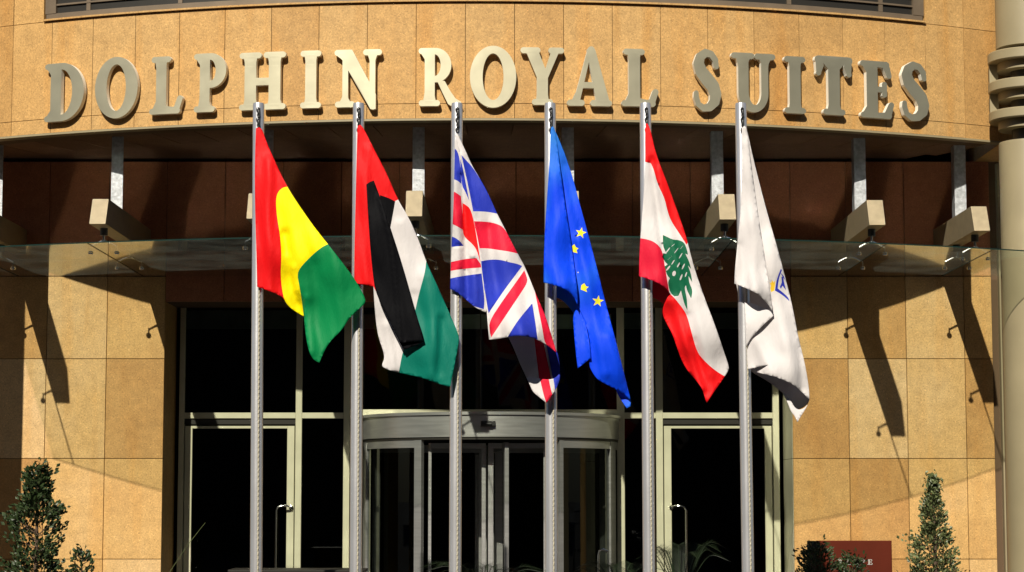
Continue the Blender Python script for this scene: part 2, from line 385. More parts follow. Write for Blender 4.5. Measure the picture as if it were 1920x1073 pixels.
# clear panes
def pane(name, x0, x1, z0, z1, y, parent=hotel):
    m = MB(); m.quad(Vector((x0, y, z0)), Vector((x1, y, z0)), Vector((x1, y, z1)), Vector((x0, y, z1)))
    return m.build(name, M['pane'], parent, fix=False)
for a, c in ((345, 554), (566, 644), (656, 900), (902, 1157), (1171, 1230), (1243, 1449)):
    pane('window_pane', X(a), X(c), Z(774), Z(575), YC+.01)
for a, c in ((566, 644), (1171, 1230)): pane('window_pane', X(a), X(c), zb, Z(785), YC+.01)
m = MB(); m.box(X(900), X(902), YC-.01, YC+.03, Z(768), Z(575)); m.build('glazing_bar', M['dark_frame'], hotel)
# side doors
def side_door(x0, x1, hx, inward):
    d = MB(); t = Z(799); y0, y1 = YC-.012, YC+.035
    # dark outer frame then leaf
    o = MB(); 
    o.bevelbox(x0, x1, YC-.004, YC+.04, Z(796), Z(786), .003)
    s = .095 if True else 0
    a0, a1 = x0+.012, x1-.012
    d.bevelbox(a0, a0+.085, y0, y1, zb, t, .004); d.bevelbox(a1-.085, a1, y0, y1, zb, t, .004)
    d.bevelbox(a0+.085, a1-.085, y0, y1, t-.03, t, .003); d.bevelbox(a0+.085, a1-.085, y0, y1, zb, zb+.12, .003)
    door = d.build('glass_door', M['frame'], hotel)
    o.build('door_head', M['dark_frame'], door)
    pane('door_pane', a0+.085, a1-.085, zb+.12, t-.03, YC+.01, door)
    # tubular pull handle: long vertical bar returning to the stile
    zt_, zb_ = Z(952), Z(1180)
    hb = x_bar = hx+inward*.165
    h = MB()
    pts = [(hx, y0, zt_), (hx, y0-.05, zt_+.005), (hx+inward*.04, y0-.075, zt_+.02), (hx+inward*.10, y0-.08, zt_+.02), (hb-inward*.02, y0-.08, zt_+.008), (hb, y0-.08, zt_-.03), (hb, y0-.08, zb_)]
    h.tube(pts, .013, 10); h.tube([(hx, y0-.003, zt_+.0), (hx, y0-.018, zt_)], .026, 12)
    h.tube([(hb, y0-.08, zb_), (hx, y0-.04, zb_-.02), (hx, y0, zb_-.02)], .013, 10)
    h.build('handle', M['chrome'], door, 'auto')
side_door(X(345), X(554), X(547), -1)
side_door(X(1243), X(1449), X(1258), 1)
# revolving door
DX, DR = P(920, 800, YC).x, 240/F*24.8
DY = YC
zh1, zh0 = P(920, 772, DY-DR).z, P(920, 819, DY-DR).z
rd = MB(); A = R(89)
rd.arc(DR-.35, DR, -A, A, zh0, zh1-.035, 64, DX, DY); hd = rd.build('revolving_door', M['silver'], hotel, 'auto')
MB().arc(DR-.35, DR+.02, -A, A, zh1-.033, zh1, 64, DX, DY).build('header_cap', M['silver'], hd, 'auto')
MB().arc(DR-.1, DR-.012, -A, A, zh0-.03, zh0-.001, 64, DX, DY).build('header_track', M['dark_frame'], hd, 'auto')
# ceiling disc
c = MB(); c.tube([(DX, DY+.02, zh0-.001), (DX, DY+.02, zh0+.1)], DR-.3, 48); c.build('drum_ceiling', M['interior'], hd)
# motion sensor
s = MB(); sx = P(915, 795, DY-DR); s.hexa([(sx.x-.075, DY-DR-.05, sx.z-.02), (sx.x+.075, DY-DR-.05, sx.z-.02), (sx.x+.085, DY-DR+.03, sx.z-.035), (sx.x-.085, DY-DR+.03, sx.z-.035),
    (sx.x-.075, DY-DR-.05, sx.z+.03), (sx.x+.075, DY-DR-.05, sx.z+.03), (sx.x+.085, DY-DR+.03, sx.z+.035), (sx.x-.085, DY-DR+.03, sx.z+.035)])
s.tube([(sx.x-.04, DY-DR-.054, sx.z), (sx.x+.04, DY-DR-.054, sx.z)], .02, 10)
s.build('motion_sensor', M['black'], hd)
def th_at(px):
    r = DR-.03; Y = DY-r
    for _ in range(10):
        p = P(px, 900, Y); q = max(-1, min(1, (p.x-DX)/r)); t = math.asin(q); Y = DY-r*cos(t)
    return t
def stile(a, c, r0=DR-.06, r1=DR-.02): 
    return (th_at(a), th_at(c), r0, r1)
f = MB()
for ps, t0, t1 in (((778, 791), (683, 688)), -A, th_at(778)), (((1048, 1055), (1143, 1152)), th_at(1055), A):
  f = MB()
  for a, c in ps: f.arc(DR-.07, DR-.015, th_at(a), th_at(c), zb, zh0-.031, 2, DX, DY)
  f.arc(DR-.06, DR-.02, t0, t1, zh0-.115, zh0-.032, 20, DX, DY)
  f.arc(DR-.06, DR-.02, t0, t1, zb, zb+.12, 20, DX, DY)
  f.build('drum_frame', M['silver'], hd, 'auto')
for t0, t1 in ((-A, th_at(778)), (th_at(1055), A)):
    gm = MB(); n = 16
    for k in range(n):
        a0 = t0+(t1-t0)*k/n; a1 = t0+(t1-t0)*(k+1)/n; r = DR-.04
        gm.quad(Vector((DX+r*sin(a0), DY-r*cos(a0), zb+.12)), Vector((DX+r*sin(a1), DY-r*cos(a1), zb+.12)), Vector((DX+r*sin(a1), DY-r*cos(a1), zh0-.115)), Vector((DX+r*sin(a0), DY-r*cos(a0), zh0-.115)))
    gm.build('curved_pane', M['pane'], hd, True, fix=False)
# rotating wings: four leaves
for k in range(4):
    a = R(8+90*k); wv = MB(); u = Vector((sin(a), -cos(a), 0)); nn = Vector((cos(a), sin(a), 0))
    def wb(r0, r1, z0, z1, th=.022):
        o = Vector((DX, DY+.0, 0)); A0 = o+u*r0; A1 = o+u*r1
        wv.hexa([A0-nn*th+Vector((0, 0, z0)), A1-nn*th+Vector((0, 0, z0)), A1+nn*th+Vector((0, 0, z0)), A0+nn*th+Vector((0, 0, z0)),
                 A0-nn*th+Vector((0, 0, z1)), A1-nn*th+Vector((0, 0, z1)), A1+nn*th+Vector((0, 0, z1)), A0+nn*th+Vector((0, 0, z1))])
    RO = DR-.12; zt2 = zh0-.06
    wb(.05, .14, zb, zt2); wb(RO-.09, RO, zb, zt2); wb(.14, RO-.09, zt2-.09, zt2); wb(.14, RO-.09, zb, zb+.12)
    wo_ = wv.build('door_wing', M['silver'], hd)
# shop-like sliding leaves behind the drum opening
f = MB()
for a, c, y in ((803, 809, -.35), (903, 911, -.3), (915, 925, -.34), (1019, 1026, -.35)):
    f.bevelbox(P(a, 900, y).x, P(c, 900, y).x, y, y+.05, zb, zh0-.06, .003)
f.bevelbox(P(803, 900, -.35).x, P(911, 900, -.35).x, -.345, -.305, zh0-.12, zh0-.061, .003)
f.bevelbox(P(915, 900, -.35).x, P(1026, 900, -.35).x, -.345, -.305, zh0-.12, zh0-.061, .003)
f.build('sliding_leaf', M['silver'], hd)
h = MB(); q = P(1139, 1035, DY-1.15)
h.tube([(q.x, q.y+.10, q.z), (q.x, q.y, q.z+.01), (q.x-.05, q.y-.02, q.z+.03), (q.x-.09, q.y-.02, q.z+.015), (q.x-.10, q.y-.02, q.z-.04), (q.x-.10, q.y-.02, .5)], .014, 10)
h.build('handle', M['chrome'], hd, 'auto')
# interior
b = MB()
b.box(XL-1, XR+1, 7.9, 8, 0, 4); b.box(XL-1.1, XL-1, .9, 8, 0, 4); b.box(XR+1, XR+1.1, .9, 8, 0, 4); b.box(XL-1, XR+1, .9, 8, 3.98, 4.05); b.box(XL-.9, XR+.9, .87, 7.8, .005, .012)
b.build('lobby_room', M['interior'], hotel)
b = MB(); b.box(XL+.05, X(553), 1.1, 1.2, Z(612), Z(578)); b.box(X(668), X(1150), 1.15, 1.25, Z(612), Z(585)); b.box(X(1172), X(1445), 1.1, 1.2, Z(612), Z(583))
b.build('ceiling_bulkhead', M['bulkhead'], hotel)

# corner pilaster strip and column
b = MB(); b.box(XE+.002, XE+.078, .10, .3, 0, Zsof-.03); b.build('recess_shade_strip', M['recess'], hotel)
b = MB(); b.bevelbox(XE+.080, XE+.100, -.05, .3, 0, Zsof-.03, .004); b.build('trim_strip', M['cream'], hotel)
b = MB(); b.box(XE+.102, XE+.131, .06, .3, 0, Zsof-.03); b.build('recess_shade_strip', M['recess'], hotel)
b = MB(); b.bevelbox(XE+.133, 8.3, -.02, .04, 0, Zsof-.01, .01); b.build('end_wall', M['sign_stone'], hotel)
def column(cx, cy):
    col = MB(); z = lambda py: P(1900, py, cy).z
    r = .31
    col.lathe(cx, cy, [(r, 0), (r, z(272)), (r*.985, z(268))], 48)
    col.lathe(cx, cy, [(r*1.02, z(92)), (r*1.02, Ztop+1.7)], 48)
    o = col.build('column', M['cream'], hotel, 'auto')
    core = MB().lathe(cx, cy, [(r*.55, z(268)), (r*.55, z(100))], 32).build('column_core', M['dark_frame'], o, 'auto')
    rg = MB()
    for a, c in ((101, 120), (156, 175), (211, 229)):
        rg.lathe(cx, cy, [(r*1.28, z(c)), (r*1.31, z(c)+.01), (r*1.31, z(a)-.01), (r*1.28, z(a))], 56)
        rg.lathe(cx, cy, [(r*1.0, z(c+15)), (r*1.0, z(c)-.003)], 48)
    rg.build('ring_collar', M['cream'], o, 'auto')
    s = -1 if cx > 0 else 1
    for a, c in ((120.5, 155.5), (175.5, 210.5)):
        wb_ = MB()
        x0 = cx+s*r*1.25; x1 = cx+s*r*.95
        wb_.box(min(x0, x1), max(x0, x1), cy+.05, cy+.09, z(c), z(a))
        wb_.build('web_plate', M['cream'], o)
CXc = P(1879, 500, -1.72).x+.31
column(CXc, -1.72)
column(2*AX-CXc-.05, -1.72)
# outer wings of the storey beyond the band end
MB().box(AX+12*sin(tE)+.003, 8.3, AY-12*cos(tE)+.02, .5, Zsof, Ztop+1.6).build('corner_block', M['sign_stone'], hotel)

# ------------------------------------------------------------------ raised letters
def ell(cx, cy, rx, ry, n=40, a0=0, a1=360):
    return [(cx+rx*cos(R(a0+(a1-a0)*k/n)), cy+ry*sin(R(a0+(a1-a0)*k/n))) for k in range(n if a1-a0 == 360 else n+1)]
def caps(x0, y0, x1, y1, r0, r1=None, n=9):
    r1 = r0 if r1 is None else r1
    a = atan2(y1-y0, x1-x0); o = []
    for k in range(n+1): t = a+pi/2+pi*k/n; o.append((x0+r0*cos(t), y0+r0*sin(t)))
    for k in range(n+1): t = a-pi/2+pi*k/n; o.append((x1+r1*cos(t), y1+r1*sin(t)))
    return o
def serif(xc, y, hw, sw, up):
    """rounded slab serif at height y; up=+1 when the stem rises from it"""
    r = 5.6
    out = [('+', caps(xc-hw+r, y+up*r, xc+hw-r, y+up*r, r))]
    out += [('+', [(xc-hw+r+2, y+up*r*1.2), (xc+hw-r-2, y+up*r*1.2), (xc+sw/2+.0, y+up*19), (xc+sw/2-1, y+up*26), (xc-sw/2+1, y+up*26), (xc-sw/2, y+up*19)])]
    return out
def stem(x0, x1, y0=4, y1=104): return [('+', [(x0, y0), (x1, y0), (x1, y1), (x0, y1)])]
def G(ch):
    o = []
    if ch == 'I': o = stem(10, 31)+serif(20.5, 0, 20, 21, 1)+serif(20.5, 108, 20, 21, -1); w = 41
    elif ch == 'O': o = [('+', ell(42, 54, 42, 57, 56)), ('-', ell(42, 54, 19, 43, 48))]; w = 84
    elif ch == 'D':
        o = [('+', [(32, 0), (32, 108)]+[(32+43*cos(R(90-180*k/36)), 54+54*sin(R(90-180*k/36))) for k in range(37)]),
             ('-', [(32, 13), (32, 95)]+[(32+21*cos(R(90-180*k/30)), 54+42*sin(R(90-180*k/30))) for k in range(31)])]
        o += stem(12, 32, 2, 106)+[('+', caps(6, 102.4, 34, 102.4, 5.6)), ('+', caps(6, 5.6, 34, 5.6, 5.6)), ('+', [(5, 10), (14, 24), (14, 84), (5, 98), (20, 98), (20, 10)])]; w = 75
    elif ch in 'PR':
        o = [('+', [(30, 44), (30, 108)]+[(32+30*cos(R(90-180*k/30)), 76+32*sin(R(90-180*k/30))) for k in range(31)]),
             ('-', [(30, 56), (30, 96)]+[(31+11*cos(R(90-180*k/24)), 76+20*sin(R(90-180*k/24))) for k in range(25)])]
        o += stem(12, 31)+serif(21, 0, 20, 20, 1)+[('+', caps(6, 102.4, 34, 102.4, 5.6)), ('+', [(5, 98), (14, 84), (22, 84), (22, 100)])]; w = 63
        if ch == 'R':
            o += [('+', [(34, 50), (50, 46), (60, 28), (70, 14), (80, 8), (82, 3), (78, 0), (62, 0), (56, 4), (46, 24)])]; w = 82
    elif ch == 'L':
        o = stem(14, 35)+serif(24, 108, 20, 21, -1)+[('+', caps(6, 5.6, 58, 5.6, 5.6)), ('+', [(6, 8), (14, 24), (40, 14), (56, 12), (56, 2)]),
            ('+', [(46, 2), (60, 0), (69, 28), (58, 30), (52, 14), (40, 10)]), ('+', ell(63.5, 28, 5.6, 5.6, 16))]; w = 69
    elif ch == 'H':
        o = stem(10, 32)+stem(56, 78)+serif(21, 0, 21, 22, 1)+serif(21, 108, 21, 22, -1)+serif(67, 0, 21, 22, 1)+serif(67, 108, 21, 22, -1)+[('+', [(30, 46), (58, 46), (58, 60), (30, 60)])]; w = 88
    elif ch == 'N':
        o = [('+', caps(6, 102.4, 26, 102.4, 5.6)), ('+', [(4, 98), (22, 108), (34, 108), (80, 24), (80, -4), (70, -4), (16, 88), (12, 92)])]
        o += stem(16, 27, 4, 96)+serif(21, 0, 19, 11, 1)+stem(68, 79, 2, 104)+serif(73.5, 108, 18, 12, -1)+[('+', ell(75, -1, 5, 4, 14))]; w = 91
    elif ch == 'Y':
        o = [('+', [(8, 106), (32, 106), (52, 56), (52, 44), (31, 44), (31, 52)]), ('+', [(60, 106), (76, 106), (50, 46), (42, 52)])]
        o += stem(31, 52, 4, 54)+serif(19, 108, 19, 22, -1)[:1]+serif(68, 108, 15, 12, -1)[:1]+serif(41.5, 0, 20, 21, 1); w = 83
    elif ch == 'A':
        o = [('+', [(40, 106), (48, 106), (24, 6), (12, 6)]), ('+', [(38, 104), (48, 110), (54, 104), (82, 6), (56, 6), (40, 92)]), ('+', caps(46, 104, 47, 104, 6)), ('+', [(24, 33), (60, 33), (58, 44), (26, 44)])]
        o += [('+', caps(5.6, 5.6, 28, 5.6, 5.6)), ('+', caps(50, 5.6, 80, 5.6, 5.6)), ('+', [(8, 8), (16, 24), (24, 20), (26, 8)])]; w = 86
    elif ch == 'S':
        c = [(45, 80, 4.5), (43, 92, 5.5), (35, 102, 6), (24, 104, 7), (14, 96, 8.5), (11, 84, 10), (16, 70, 11.5), (27, 57, 12.5), (38, 45, 12), (43, 31, 11), (41, 18, 9.5), (32, 8, 7.5), (20, 5.5, 6), (10, 12, 5), (6, 25, 5), (6, 32, 4.5)]
        o = [('+', caps(a[0], a[1], b_[0], b_[1], a[2], b_[2])) for a, b_ in zip(c, c[1:])]; w = 54
    elif ch == 'U':
        o = [('+', [(12, 34)]+[(42.5+28.5*cos(R(180+180*k/30)), 34+37*sin(R(180+180*k/30))) for k in range(31)]),
             ('-', [(45.5+12*cos(R(180+180*k/24)), 36+25*sin(R(180+180*k/24))) for k in range(25)])]
        o += stem(14, 33.5, 34, 104)+stem(57.5, 71, 34, 104)+serif(23, 108, 22, 20, -1)+serif(65, 108, 20, 14, -1); w = 86
    elif ch == 'T':
        o = stem(26, 48)+serif(37, 0, 21, 22, 1)+[('+', caps(8, 101, 66, 101, 7)), ('+', [(2, 106), (16, 98), (18, 90), (12, 74), (4, 76)]), ('+', ell(8, 76, 5, 5, 14)),
             ('+', [(72, 106), (58, 98), (56, 90), (62, 74), (70, 76)]), ('+', ell(66, 76, 5, 5, 14)), ('+', [(16, 96), (26, 84), (48, 84), (58, 96)])]; w = 74
    elif ch == 'E':
        o = stem(12, 33)+[('+', caps(6, 5.6, 54, 5.6, 5.6)), ('+', caps(6, 102.4, 50, 102.4, 5.6)), ('+', [(5, 10), (13, 24), (20, 12)]), ('+', [(5, 98), (13, 84), (20, 98)]),
             ('+', [(40, 2), (57, 0), (64, 27), (54, 29), (46, 12), (32, 10)]), ('+', ell(59, 27, 5, 5, 14)), ('+', [(36, 108), (55, 106), (60, 82), (51, 80), (44, 96), (32, 98)]), ('+', ell(55.5, 81, 4.6, 4.6, 14)),
             ('+', [(30, 50), (48, 50), (48, 60), (30, 60)]), ('+', caps(46, 45, 46, 65, 4.8))]; w = 64
    return o, w
def inside(p, poly):
    x, y = p; c = False; j = len(poly)-1
    for i in range(len(poly)):
        xi, yi = poly[i]; xj, yj = poly[j]
        if (yi > y) != (yj > y) and x < (xj-xi)*(y-yi)/(yj-yi)+xi: c = not c
        j = i
    return c
def cdt(polys, grid=(), eps=1e-4):
    v = []; e = []
    for pl in polys:
        i = len(v); v += [Vector(p) for p in pl]; e += [(i+k, i+(k+1) % len(pl)) for k in range(len(pl))]
    v += [Vector(p) for p in grid]
    r = delaunay_2d_cdt(v, e, [], 0, eps); return r[0], r[2]
def letter_mesh(ch, mapf, depth, name, mats, parent=None):
    ops, w = G(ch)
    gr = [(x*8.0+.37, y*9.0+.41) for x in range(-1, 13) for y in range(-1, 14)]
    v, fs = cdt([p for _, p in ops], gr)
    keep = []
    for f_ in fs:
        c = sum((v[k] for k in f_), Vector((0, 0)))/len(f_); st = False
        for op, pl in ops:
            if inside(c, pl): st = op == '+'
        if st: keep.append(tuple(f_))
    used = sorted({k for f_ in keep for k in f_}); ix = {k: i for i, k in enumerate(used)}
    mb = MB(); n = len(used)
    mb.v = [mapf(v[k].x/w, v[k].y/108, depth) for k in used]+[mapf(v[k].x/w, v[k].y/108, 0) for k in used]
    cnt = {}
    for f_ in keep:
        a = tuple(ix[k] for k in f_); mb.f.append(a); mb.m.append(0)
        mb.f.append(tuple(k+n for k in a)[::-1]); mb.m.append(1)
        for q in range(3): cnt[(a[q], a[(q+1) % 3])] = 1
    for (a, b_) in list(cnt):
        if (b_, a) not in cnt: mb.f.append((b_, a, a+n, b_+n)); mb.m.append(1)
    return mb.build(name, mats, parent, False, fix=True)
LET = [('D', 82, 156, 118, 227, 'far left of the band, first before a round O'), ('O', 177, 257, 108, 222, 'left end, between letters D and L'),
 ('L', 279, 342, 106, 214, 'left end, between letters O and P'), ('P', 362, 424, 100, 210, 'left part of the band, between L and H'),
 ('H', 448, 535, 98, 206, 'above the flagpole of the red, yellow and green flag'), ('I', 562, 602, 95, 203, 'between letters H and N'),
 ('N', 626, 715, 93, 201, 'above the second flagpole from the left'), ('R', 784, 866, 90, 199, 'above the flagpole of the red, white and blue crossed flag'),
 ('O', 881, 968, 87, 202, 'middle of the band, between R and Y'), ('Y', 976, 1058, 89, 197, 'above the flagpole of the blue flag with stars'),
 ('A', 1063, 1148, 89, 199, 'between letters Y and L'), ('L', 1165, 1235, 92, 200, 'above the flagpole of the flag with a green tree'),
 ('S', 1300, 1353, 95, 209, 'right of a wide gap, before letter U'), ('U', 1371, 1456, 100, 208, 'above the plain white flag\'s pole'),
 ('I', 1471, 1512, 106, 213, 'between letters U and T'), ('T', 1528, 1601, 106, 216, 'between letters I and E'),
 ('E', 1614, 1677, 115, 222, 'between letter T and the last S'), ('S', 1691, 1743, 119, 227, 'far right, last on the band before the ringed column')]
LD = .055; rf = 12.024+LD
for ch, a, c_, t, bo, where in LET:
    o_ = 0 if ch != 'O' else .028
    t0, zb0 = PR(a, bo-(0 if ch != 'O' else 4.5), rf); t1, _ = PR(c_, bo, rf); _, zt0 = PR((a+c_)/2, t+(0 if ch != 'O' else 2), rf); _, zb0 = PR((a+c_)/2, bo-(0 if ch != 'O' else 3), rf)
    def mp(u, v, d): return C(12.024+d, t0+(t1-t0)*u, zb0+(zt0-zb0)*v)
    base = C(12.024, (t0+t1)/2, zb0)
    def mp2(u, v, d, base=base): return mp(u, v, d)-base
    o = letter_mesh(ch, mp2, LD, 'sign_letter', [M['champagne'], M['letter_side']]); o.location = base
    tag(o, 'raised metal letter %s, %s' % (ch, where), 'letter', 'raised metal letters on the curved stone band')

# ------------------------------------------------------------------ glass canopy on steel brackets
can = root('glass_canopy', 'curved glass canopy hung on beige steel beams under the lettered band', 'canopy')
RB = 12.5
bx = [P(-46, 400, -2.0).x, P(188, 400, -2.55).x, P(480, 400, -3.0).x, P(776, 390, -3.25).x, P(1070, 390, -3.2).x, P(1363, 390, -2.95).x, P(1643, 400, -2.55).x, P(1840, 415, -2.1).x]
zbt = P(1643, 422, -2.6).z; ztp = P(1643, 377, -2.4).z
RG0, RG1 = 9.2, 13.0
joints = []
for x in bx:
    ry = AY-sqrt(RB**2-(x-AX)**2); hw = .082
    bm_ = MB()
    bm_.hexa([(x-hw, ry, zbt), (x+hw, ry, zbt), (x+hw, -.001, zbt), (x-hw, -.001, zbt), (x-hw, ry+.15, ztp), (x+hw, ry+.15, ztp), (x+hw, -.001, ztp), (x-hw, -.001, ztp)])
    be = bm_.build('canopy_beam', M['box'], can)
    py = ry+1.02; hb = MB()
    hb.box(x-.062, x+.062, py, py+.012, ztp-.02, Zsof+.003)
    hb.box(x-.062, x-.05, py+.013, py+.16, ztp-.0, Zsof+.003)
    hb.build('hanger_plate', M['galv'], be)
    for yy in (ry+.36, -.85):
        sp = MB()
        sp.tube([(x, yy, zbt+.004), (x, yy, zbt-.075)], .04, 16)
        sp.build('support_socket', M['dark_frame'], be, 'auto')
        sp = MB()
        sp.tube([(x, yy, zbt-.076), (x, yy, zbt-.13)], .014, 10); sp.tube([(x, yy, zbt-.125), (x, yy, zbt-.15)], [.03, .022], 14)
        for s in (-1, 1):
            xe = x+s*.135
            sp.tube([(x, yy, zbt-.135), (x+s*.06, yy, zbt-.15), (xe, yy, zbt-.19)], [.014, .011, .009], 8)
            sp.tube([(xe, yy, zbt-.175), (xe, yy, Zgl+.012)], .009, 8)
            sp.tube([(xe, yy, Zgl+.012), (xe, yy, Zgl+.002)], .026, 16)
            sp.tube([(xe, yy, Zgl-.0025), (xe, yy, Zgl-.018)], [.03, .022], 16)
        sp.build('spider_fitting', M['chrome'], be, 'auto')
# panels between beams (outer edge follows the curve, joints follow the beams)
def glass_panel(x0, x1):
    m = MB(); n = 10; g_ = .006
    e = MB()
    for k in range(n):
        a = x0+g_+(x1-x0-2*g_)*k/n; c = x0+g_+(x1-x0-2*g_)*(k+1)/n
        ya = AY-sqrt(RG1**2-(a-AX)**2); yc = AY-sqrt(RG1**2-(c-AX)**2)
        m.quad(Vector((a, ya, Zgl)), Vector((c, yc, Zgl)), Vector((c, -.004, Zgl)), Vector((a, -.004, Zgl)))
        e.quad(Vector((a, ya-.001, Zgl-.006)), Vector((c, yc-.001, Zgl-.006)), Vector((c, yc-.001, Zgl+.006)), Vector((a, ya-.001, Zgl+.006)))
    ya = AY-sqrt(RG1**2-(x1-AX)**2)
    p = m.build('glass_panel', M['canopy'], can, fix=False)
    e.box(x1-g_, x1+g_, ya, -.006, Zgl-.005, Zgl+.005)
    e.build('glass_edge', M['edge'], p)
xs = [bx[0]-.22]+bx+[bx[-1]+1.3]
for a, c in zip(xs, xs[1:]): glass_panel(a, c)

# ------------------------------------------------------------------ flagpoles
YP = -5.6
PX = [(485, 480.5), (672.5, 667), (857, 853.5), (1031.5, 1034), (1210, 1217), (1389, 1402.5)]
names = ['left of the red, yellow and green flag', 'behind the red, black, white and green flag', 'carrying the crossed red, white and blue flag', 'carrying the blue flag with yellow stars', 'carrying the red and white flag with a green tree', 'carrying the white flag at the right end of the row']
PR_ = .0515
poles = []
for (xt, xb), nm in zip(PX, names):
    T = P(xt, 194, YP); B = P(xb, 1073, YP); d = (B-T); G0 = T+d*((0-T.z)/d.z)
    r = root('flagpole', 'brushed steel flagpole '+nm, 'flagpole', G0, 'flagpoles standing in a row before the entrance')
    T2 = T-G0; m = MB()
    m.tube([(0, 0, 0), T2*.998-Vector((0, 0, .008)), T2], [PR_*1.06, PR_*.98, PR_*.90], 40); m.build('pole_shaft', M['pole'], r, 'auto')
    MB().lathe(0, 0, [(.14, .0), (.14, .012), (.08, .03), (.06, .05)], 32).build('base_flange', M['pole'], r, 'auto')
    rp = MB(); n = 520; pts = []; rr = []
    for k in range(n+1):
        q = .04+.90*k/n; c = T2*q
        pts.append(c+Vector((PR_*.36+.0018*sin(k*1.3), -PR_*.99-.0018*cos(k*1.3), 0))); rr.append(.0060+.0012*(k % 2))
    rp.tube(pts, rr, 6); rp.build('halyard', M['rope'], r)
    # truck fittings near the top: links and a snap hook
    lk = MB()
    for k in range(5):
        c = T2+Vector((.002+.006*(k % 2), -PR_*.98-.012, -.07-.045*k))
        ring = [c+Vector((.010*cos(t*pi/4), 0 if k % 2 else .006*cos(t*pi/4), .021*sin(t*pi/4))) for t in range(9)]
        lk.tube(ring, .0055, 6)
    lk.tube([T2+Vector((.014, -PR_*.9, -.05)), T2+Vector((.016, -PR_*1.05, -.10)), T2+Vector((.014, -PR_*1.05, -.26))], .007, 6)
    lk.build('snap_hook', M['black'], r, 'auto'); poles.append(r)

# ------------------------------------------------------------------ flags
def smooth(poly, it=2, ang=48, closed=True):
    for _ in range(it):
        o = []; n = len(poly)
        for i in range(n):
            a = Vector(poly[i-1]); b_ = Vector(poly[i]); c = Vector(poly[(i+1) % n])
            u = b_-a; v = c-b_
            if u.length < 1e-6 or v.length < 1e-6: continue
            if u.angle(v) > R(ang) or (u.length < 2.0 or v.length < 2.0): o.append(tuple(b_))
            else: o += [tuple(b_-u*.25), tuple(b_+v*.25)]
        poly = o
    return poly
def segd(px, py, pl):
    best = 1e9
    for (ax, ay), (bx_, by_) in zip(pl, pl[1:]):
        dx, dy = bx_-ax, by_-ay; L = dx*dx+dy*dy
        t = max(0, min(1, ((px-ax)*dx+(py-ay)*dy)/L)) if L else 0
        d = (px-ax-t*dx)**2+(py-ay-t*dy)**2
        if d < best: best = d
    return sqrt(best)
def sheet(mb, mats, outline, base, regions, ctrl, folds=(), nz=.009, step=6, ang=48):
    """ctrl: (px,py,metres towards the viewer from the pole plane); folds: (polyline, amplitude, width)"""
    out = smooth(outline, ang=ang); regs = [(k, smooth(p, ang=ang)) for k, p in regions]
    xs_ = [p[0] for p in out]; ys_ = [p[1] for p in out]
    gr = []
    y = min(ys_); row = 0
    while y < max(ys_):
        x = min(xs_)+(step/2 if row % 2 else 0)
        while x < max(xs_):
            if inside((x, y), out): gr.append((x+.13, y+.17))
            x += step
        y += step*.87; row += 1
    v, fs = cdt([out]+[p for _, p in regs], gr, 1e-3)
    def dep(px, py):
        sw = 0; s = 0
        for cx, cy, d in ctrl:
            w_ = 1/((px-cx)**2+(py-cy)**2+900)**1.7; sw += w_; s += w_*d
        d = s/sw
        for pl, am, wd in folds: d += am*math.exp(-(segd(px, py, pl)/wd)**2)
        d += nz*noise.noise(Vector((px*.045-py*.012, py*.012, 3.1)))*2
        return d
    i0 = len(mb.v); cache = {}
    for f_ in fs:
        c = sum((v[k] for k in f_), Vector((0, 0)))/3
        if not inside(c, out): continue
        k_ = base
        for kk, pl in regs:
            if inside(c, pl): k_ = kk
        idx = []
        for q in f_:
            if q not in cache:
                cache[q] = len(mb.v); mb.v.append(P(v[q].x, v[q].y, YP-.03-dep(v[q].x, v[q].y)))
            idx.append(cache[q])
        if k_ not in mats: mats.append(k_)
        mb.f.append(tuple(idx)[::-1]); mb.m.append(mats.index(k_))
def flag(label, builders, origin):
    mb = MB(); mats = []
    for bb in builders: sheet(mb, mats, **bb)
    o_ = P(*origin, YP)
    mb.v = [v-o_ for v in mb.v]
    o = mb.build('flag', [FL[k] for k in mats], None, True, fix=False); o.location = o_
    md = o.modifiers.new('thickness', 'SOLIDIFY'); md.thickness = .003; md.offset = 0
    return tag(o, label, 'flag', 'flags hanging from the flagpoles')
D = dict
# 1 red / yellow / green
flag('flag of red, yellow and green vertical stripes, leftmost on the poles', [
 D(outline=[(480, 241), (486, 239), (492, 243), (498, 262), (515, 302), (538, 350), (562, 387), (590, 427), (615, 458), (640, 490), (668, 527), (686, 561), (684, 570), (668, 584), (655, 597), (642, 618), (618, 641), (606, 662), (599, 681),
    (586, 674), (578, 655), (573, 628), (570, 594), (553, 584), (538, 572), (531, 557), (512, 549), (497, 543), (482, 538), (481, 480), (478, 380), (478, 300)],
   base='red', regions=[
    ('yellow', [(538, 350), (530, 352), (521, 360), (517, 375), (519, 405), (525, 440), (528, 480), (526, 520), (531, 557), (538, 573), (553, 585), (573, 596), (569, 560), (563, 530), (560, 516), (570, 501), (592, 480), (609, 467), (630, 457), (604, 405), (562, 350)]),
    ('green', [(700, 560), (690, 500), (640, 450), (616, 457.5), (603, 464), (587, 477), (566, 498), (557, 513), (561, 535), (566, 562), (570, 594), (573, 628), (576, 680), (600, 700)])],
   ctrl=[(481, 240, .06), (480, 400, .07), (482, 535, .06), (520, 400, .10), (525, 540, .02), (560, 400, .16), (560, 575, .0), (600, 460, .2), (575, 540, .14), (640, 500, .22), (684, 562, .17), (599, 678, .15), (560, 480, .17)],
   folds=[([(505, 300), (502, 430), (507, 545)], .035, 9), ([(535, 440), (545, 520), (562, 590)], -.05, 9), ([(550, 500), (560, 560)], .03, 5), ([(540, 480), (556, 545)], .028, 5), ([(590, 500), (602, 690)], -.022, 15), ([(622, 470), (645, 640)], .028, 15), ([(575, 560), (585, 660)], .03, 8)])], (485, 240))
